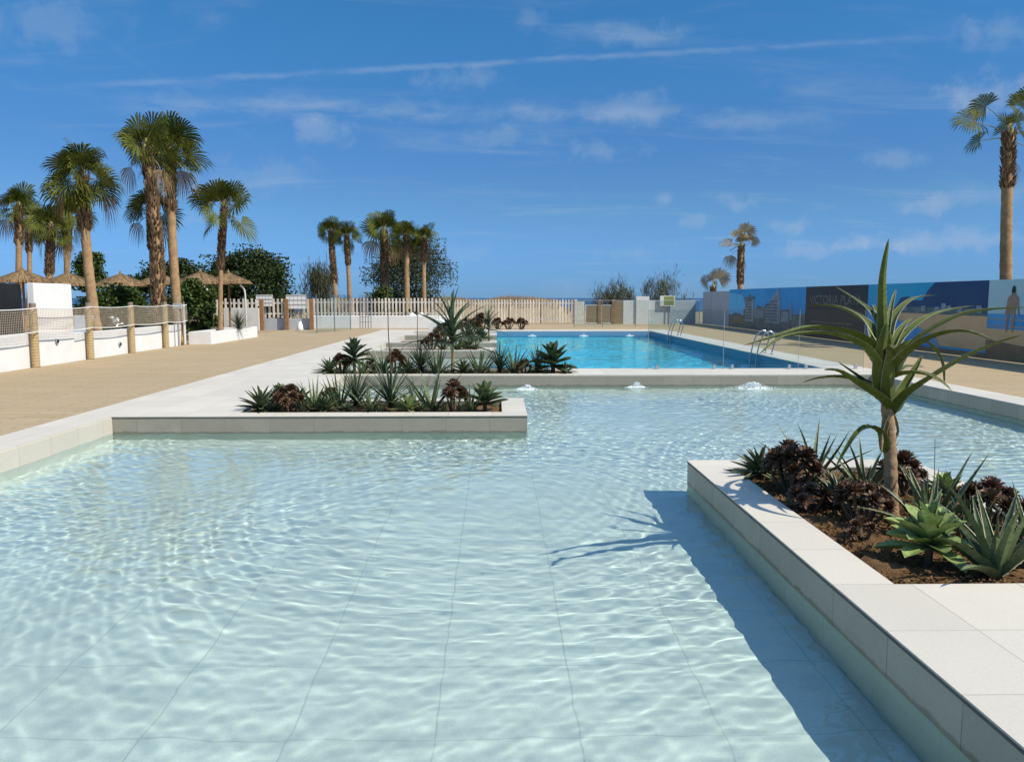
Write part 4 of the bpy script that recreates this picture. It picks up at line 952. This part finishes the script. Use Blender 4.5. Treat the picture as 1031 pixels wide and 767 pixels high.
for r_, (a0, a1) in enumerate(((.12, .80), (.12, .72), (.12, .76))):
    a = a0; rg = random.Random(r_); z = .30-.075*r_
    while a < a1:
        w = rg.uniform(.012, .05); F.k = 1; F.rect(a, min(a+w, a1), z, z+.022, txtm); a += w+.012
dp = F.done('dark printed panel with gold lettering')
fc = bpy.data.curves.new('lettering', 'FONT'); fc.body = 'VICTORIA PLAYA'; fc.size = .50; fc.extrude = .001; fc.space_character = 1.05
fo = bpy.data.objects.new('lettering', fc); COL.objects.link(fo); fc.materials.append(txtm)
fo.rotation_euler = (R(90), 0, R(-90)); bpy.context.view_layer.update()
sx = 4.6/max(fo.dimensions.x, .1); fo.scale = (sx, 1.0, 1); fo.parent = dp
fo.matrix_parent_inverse = Matrix(); fo.location = (MX-.008, 32.15, 1.36)
F = Flat(27.1, 20.4)
F.rect(0, 1, 0, 1, teal); F.poly([(.28,.62),(.33,.78),(.40,.80),(.45,.74),(.52,.74),(.57,.90),(.62,1),(1,1),(1,.55),(.28,.55)], navy)
F.rect(0, 1, .52, .64, city); F.poly([(0,.1),(1,.1),(1,.54),(.3,.55),(0,.6)], sandp); F.poly([(0,.08),(0,.58),(.16,.52),(.28,.44),(.5,.33),(.62,.22),(.66,.06)], seap)
F.poly([(.15,.53),(.19,.53),(.31,.45),(.53,.335),(.65,.23),(.69,.07),(.66,.06),(.62,.22),(.5,.325),(.28,.435)], foamp)
for a, h in ((.12,.05),(.18,.07),(.36,.06),(.52,.08),(.63,.07),(.68,.12),(.72,.09),(.8,.06),(.93,.10)): F.k = 8; F.rect(a, a+.035, .58, .58+h, bld2)
F.k = 9; F.rect(0, 1, 0, .07, sandd); F.done('printed panel of a beach bay under a dark headland')
F = Flat(20.4, 15.2)
F.rect(0, 1, 0, 1, haze_p); F.rect(0, 1, .38, .58, seap); F.rect(0, 1, .5, .52, foamp); F.rect(0, 1, .41, .435, foamp); F.rect(0, 1, 0, .39, sandp); F.poly([(0,0),(1,0),(1,.2),(.6,.26),(.3,.2),(0,.25)], sandd)
F.poly([(.15,.36),(.163,.36),(.168,.55),(.18,.62),(.19,.55),(.196,.36),(.21,.36),(.215,.60),(.222,.72),(.232,.60),(.238,.56),(.245,.57),(.24,.66),(.232,.78),(.215,.81),(.205,.86),(.185,.86),(.178,.81),(.155,.78),(.145,.66),(.143,.56),(.15,.56),(.156,.66),(.152,.56)], skin)
F.poly([(.18,.84),(.183,.90),(.195,.93),(.207,.90),(.208,.85),(.198,.83)], hair)
F.done('printed panel of a person seen from behind walking on a beach')
F = Flat(15.2, 9.0); F.rect(0, 1, 0, 1, haze_p); F.rect(0, 1, 0, .4, sandp); F.rect(0, 1, .38, .55, seap); F.done('printed panel of an empty beach')

# ------------------------------------------------------------------ pool ladders
def ladder(label, y, X=7.5):
    root = empty('pool_ladder', (X, y, 0), label, 'pool ladder', 'steel pool ladders')
    for dy in (-.27, .27):
        b = MB(); b.tube(spline([(-.10, dy, -1.1), (-.10, dy, -.25), (-.02, dy, .25), (.10, dy, .56), (.26, dy, .66), (.40, dy, .58), (.44, dy, .42), (.34, dy, .02)], 40), .022, 10); b.build('handrail', 'steel', root, True)
        b = MB(); b.tube([(.34, dy, 0), (.34, dy, .015)], .05, 12); b.build('floor_flange', 'steel', root)
    for z in (-.3, -.6, -.9): b = MB(); b.box(-.14, -.05, -.26, .26, z, z+.03); b.build('step', 'steel', root)
ladder('steel pool ladder at the far right of the deep pool', 33.8)
ladder('steel pool ladder nearer, beside the dark lettered panel', 22.6)

# ------------------------------------------------------------------ water jets
def jet(label, x, y, r, seed, n=130, h=.12):
    rg = random.Random(seed); b = MB()
    for k in range(n*6):
        a = rg.uniform(0, 6.28); q = min(r*1.15, r*abs(rg.gauss(0, .6))); s = rg.uniform(.002, .0085)*(1.3 if q < r*.3 else .8)
        c = Vector((math.cos(a)*q*1.9, math.sin(a)*q*1.2, max(0, h*math.exp(-(q/r*1.6)**2)*rg.random()**.7)))
        for sgn in (1,):
            vs = [c+Vector((s,0,0)), c+Vector((0,s,0)), c-Vector((s,0,0)), c-Vector((0,s,0)), c+Vector((0,0,s)), c-Vector((0,0,s))]
            b.add(vs, [(0,1,4),(1,2,4),(2,3,4),(3,0,4),(1,0,5),(2,1,5),(3,2,5),(0,3,5)])
    for k in range(90):   # flat froth patches drifting from the jet
        a = rg.uniform(0, 6.28); q = r*1.15*rg.random(); c = Vector((math.cos(a)*q*1.5, math.sin(a)*q*.8, .012)); m_ = 7; s = rg.uniform(.006, .028)
        b.add([c+Vector((0,0,.012))]+[c+Vector((math.cos(6.28*i/m_)*s*rg.uniform(.6,1.3), math.sin(6.28*i/m_)*s*rg.uniform(.6,1.3), -.006)) for i in range(m_)], [(0, 1+i, 1+(i+1) % m_) for i in range(m_)])
    o = b.build('water_jet', 'foam', None, True, (x, y, WZ)); tag(o, label, 'water jet', 'bubbling water jets')
jet('small bubbling jet left of centre by the dividing wall', gx(642, 16.1), 16.1, .11, 1, 80, .12)
jet('largest foaming jet by the dividing wall, right of centre', gx(760, 15.9), 15.9, (.26), 2, 240, .13)
jet('faint bubbling jet just right of the middle left planter', gx(531, 15.8), 15.8, .13, 3, 80, .10)
for i, u in enumerate((536, 588, 634)): jet(ORD[i]+' from the left of three small jets along the far edge of the deep pool', gx(u, 38.2), 38.2, .12, 4+i, 40, .10)

# ------------------------------------------------------------------ sun and sky
SD = Vector((.745, -.42, 1.03)).normalized()
L = bpy.data.lights.new('sun', 'SUN'); L.energy = 4.9; L.angle = R(.5); L.color = (1, .94, .82); L.cycles.is_caustics_light = True
lo = bpy.data.objects.new('sun', L); COL.objects.link(lo); lo.rotation_euler = SD.to_track_quat('Z', 'Y').to_euler(); lo.location = (20, -10, 30)
w = bpy.data.worlds.new('World'); S.world = w; w.use_nodes = True; nt = w.node_tree; n, l = nt.nodes, nt.links; bg = n['Background']
sky = n.new('ShaderNodeTexSky'); sky.sky_type = 'NISHITA'; sky.sun_disc = False
sky.sun_elevation = math.asin(SD.z); sky.sun_rotation = math.atan2(SD.x, SD.y)
sky.air_density = 1.0; sky.dust_density = 0.15; sky.ozone_density = 2.0; sky.altitude = 0
hs = n.new('ShaderNodeHueSaturation'); hs.inputs['Saturation'].default_value = 1.1; l.new(sky.outputs[0], hs.inputs['Color'])
tc = n.new('ShaderNodeTexCoord'); nrm = n.new('ShaderNodeVectorMath'); nrm.operation = 'NORMALIZE'; l.new(tc.outputs['Generated'], nrm.inputs[0]); DIR = nrm.outputs[0]
def mth(op, a, b_=None, c_=None):
    x = n.new('ShaderNodeMath'); x.operation = op
    for k, v in enumerate((a, b_, c_)):
        if v is None: continue
        if isinstance(v, bpy.types.NodeSocket): l.new(v, x.inputs[k])
        else: x.inputs[k].default_value = v
    return x.outputs[0]
def dot(vec):
    x = n.new('ShaderNodeVectorMath'); x.operation = 'DOT_PRODUCT'; l.new(DIR, x.inputs[0]); x.inputs[1].default_value = vec; return x.outputs['Value']
sp = n.new('ShaderNodeSeparateXYZ'); l.new(DIR, sp.inputs[0]); zc = mth('MAXIMUM', sp.outputs[2], .02)
cbv = n.new('ShaderNodeCombineXYZ'); den = mth('ADD', zc, .12)
l.new(mth('DIVIDE', sp.outputs[0], den), cbv.inputs[0]); l.new(mth('DIVIDE', sp.outputs[1], den), cbv.inputs[1])
def sm(f, a, c): return ramp(n, l, f, a, c)
mapn = n.new('ShaderNodeMapping'); mapn.inputs['Scale'].default_value = (.8, 2.2, 1); mapn.inputs['Rotation'].default_value = (0, 0, .12); l.new(cbv.outputs[0], mapn.inputs[0])
N1 = noise(n, l, 1.4, 8, .62, mapn.outputs[0], .6); N2 = noise(n, l, 5, 6, .6, cbv.outputs[0], .3); N3 = noise(n, l, 30, 5, .6, DIR, .2)
cover = mth('MULTIPLY', sm(N1, .50, .86), .30)
def contrail(p, q, wd, strength, puff):
    a_, b_ = ray(*p).normalized(), ray(*q).normalized(); nn = a_.cross(b_).normalized(); mid = (a_+b_).normalized(); half = math.cos(a_.angle(b_)/2)
    d = mth('ABSOLUTE', mth('ADD', dot(nn), mth('MULTIPLY', mth('SUBTRACT', N3, .5), wd*1.6)))
    band = mth('SUBTRACT', 1.0, sm(d, 0.0, wd)); ends = sm(dot(mid), half-.02, half+.06)
    return mth('MULTIPLY', mth('MULTIPLY', band, ends), mth('MULTIPLY', sm(N2, .42-puff, .62), strength))
def puffc(u, v, ru, rv, st):
    c = ray(u, v).normalized(); right = Vector((c.y, -c.x, 0)).normalized(); up = right.cross(c)
    a_ = mth('DIVIDE', dot(right), ru/FPX); b_ = mth('DIVIDE', dot(up), rv/FPX)
    rr = mth('ADD', mth('MULTIPLY', a_, a_), mth('MULTIPLY', b_, b_)); rr = mth('SQRT', rr)
    rr = mth('ADD', rr, mth('MULTIPLY', mth('SUBTRACT', N3, .5), 3.4)); fr_ = sm(dot(c), .9, .95)
    return mth('MULTIPLY', mth('MULTIPLY', mth('SUBTRACT', 1.0, sm(rr, -.1, 1.15)), fr_), st*.66)
for args in (((50, 89), (935, 39), .0055, .22, .14), ((80, 105), (860, 122), .018, .27, .12), ((148, 70), (240, 132), .006, .2, .1), ((0, 115), (120, 150), .012, .18, .1), ((555, 150), (580, 192), .006, .16, .1)):
    cover = mth('ADD', cover, contrail(*args))
for args in ((326, 132, 34, 15, .38), (465, 80, 50, 12, .28), (500, 138, 50, 12, .25), (605, 153, 38, 12, .34), (630, 108, 55, 16, .32), (640, 34, 60, 13, .26), (992, 92, 36, 17, .55), (744, 206, 17, 11, .5), (669, 201, 15, 9, .38), (800, 229, 26, 9, .42), (808, 252, 30, 9, .42),
             (702, 222, 22, 7, .3), (906, 160, 34, 9, .3), (960, 243, 75, 13, .48), (925, 205, 30, 9, .3), (1012, 30, 36, 14, .3), (40, 25, 70, 20, .25), (255, 178, 70, 20, .22), (645, 255, 50, 10, .22), (535, 22, 14, 12, .25), (460, 255, 60, 12, .15), (880, 246, 30, 8, .35), (985, 200, 60, 10, .25)):
    cover = mth('ADD', cover, puffc(*args))
cover = mth('MINIMUM', cover, .8)
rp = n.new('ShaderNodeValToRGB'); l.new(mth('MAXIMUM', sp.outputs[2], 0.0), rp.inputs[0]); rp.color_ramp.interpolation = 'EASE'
for k, (pos, c) in enumerate(((0.0, (.092, .205, .50)), (.125, (.145, .25, .385)), (.34, (.145, .345, .465)), (.50, (.60, .76, .78)), (.85, (1, 1, .97)))):  # high stops, out of view, brightened as added fill light for shadows
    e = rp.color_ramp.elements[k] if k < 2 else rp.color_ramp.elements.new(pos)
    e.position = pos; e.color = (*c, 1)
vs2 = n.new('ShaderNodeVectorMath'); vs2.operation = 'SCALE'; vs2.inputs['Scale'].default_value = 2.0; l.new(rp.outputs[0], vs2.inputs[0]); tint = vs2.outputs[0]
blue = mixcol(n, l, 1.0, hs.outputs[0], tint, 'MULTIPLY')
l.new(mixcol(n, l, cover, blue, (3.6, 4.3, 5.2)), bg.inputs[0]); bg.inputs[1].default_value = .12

S.view_settings.view_transform = 'Standard'; S.view_settings.look = 'None'; S.view_settings.exposure = .10; S.view_settings.gamma = 1; S.view_settings.use_curve_mapping = False
S.cycles.use_denoising = True; S.cycles.max_bounces = 10; S.cycles.transparent_max_bounces = 12; S.cycles.transmission_bounces = 8; S.cycles.sample_clamp_indirect = 6
S.cycles.caustics_refractive = True; S.cycles.caustics_reflective = False
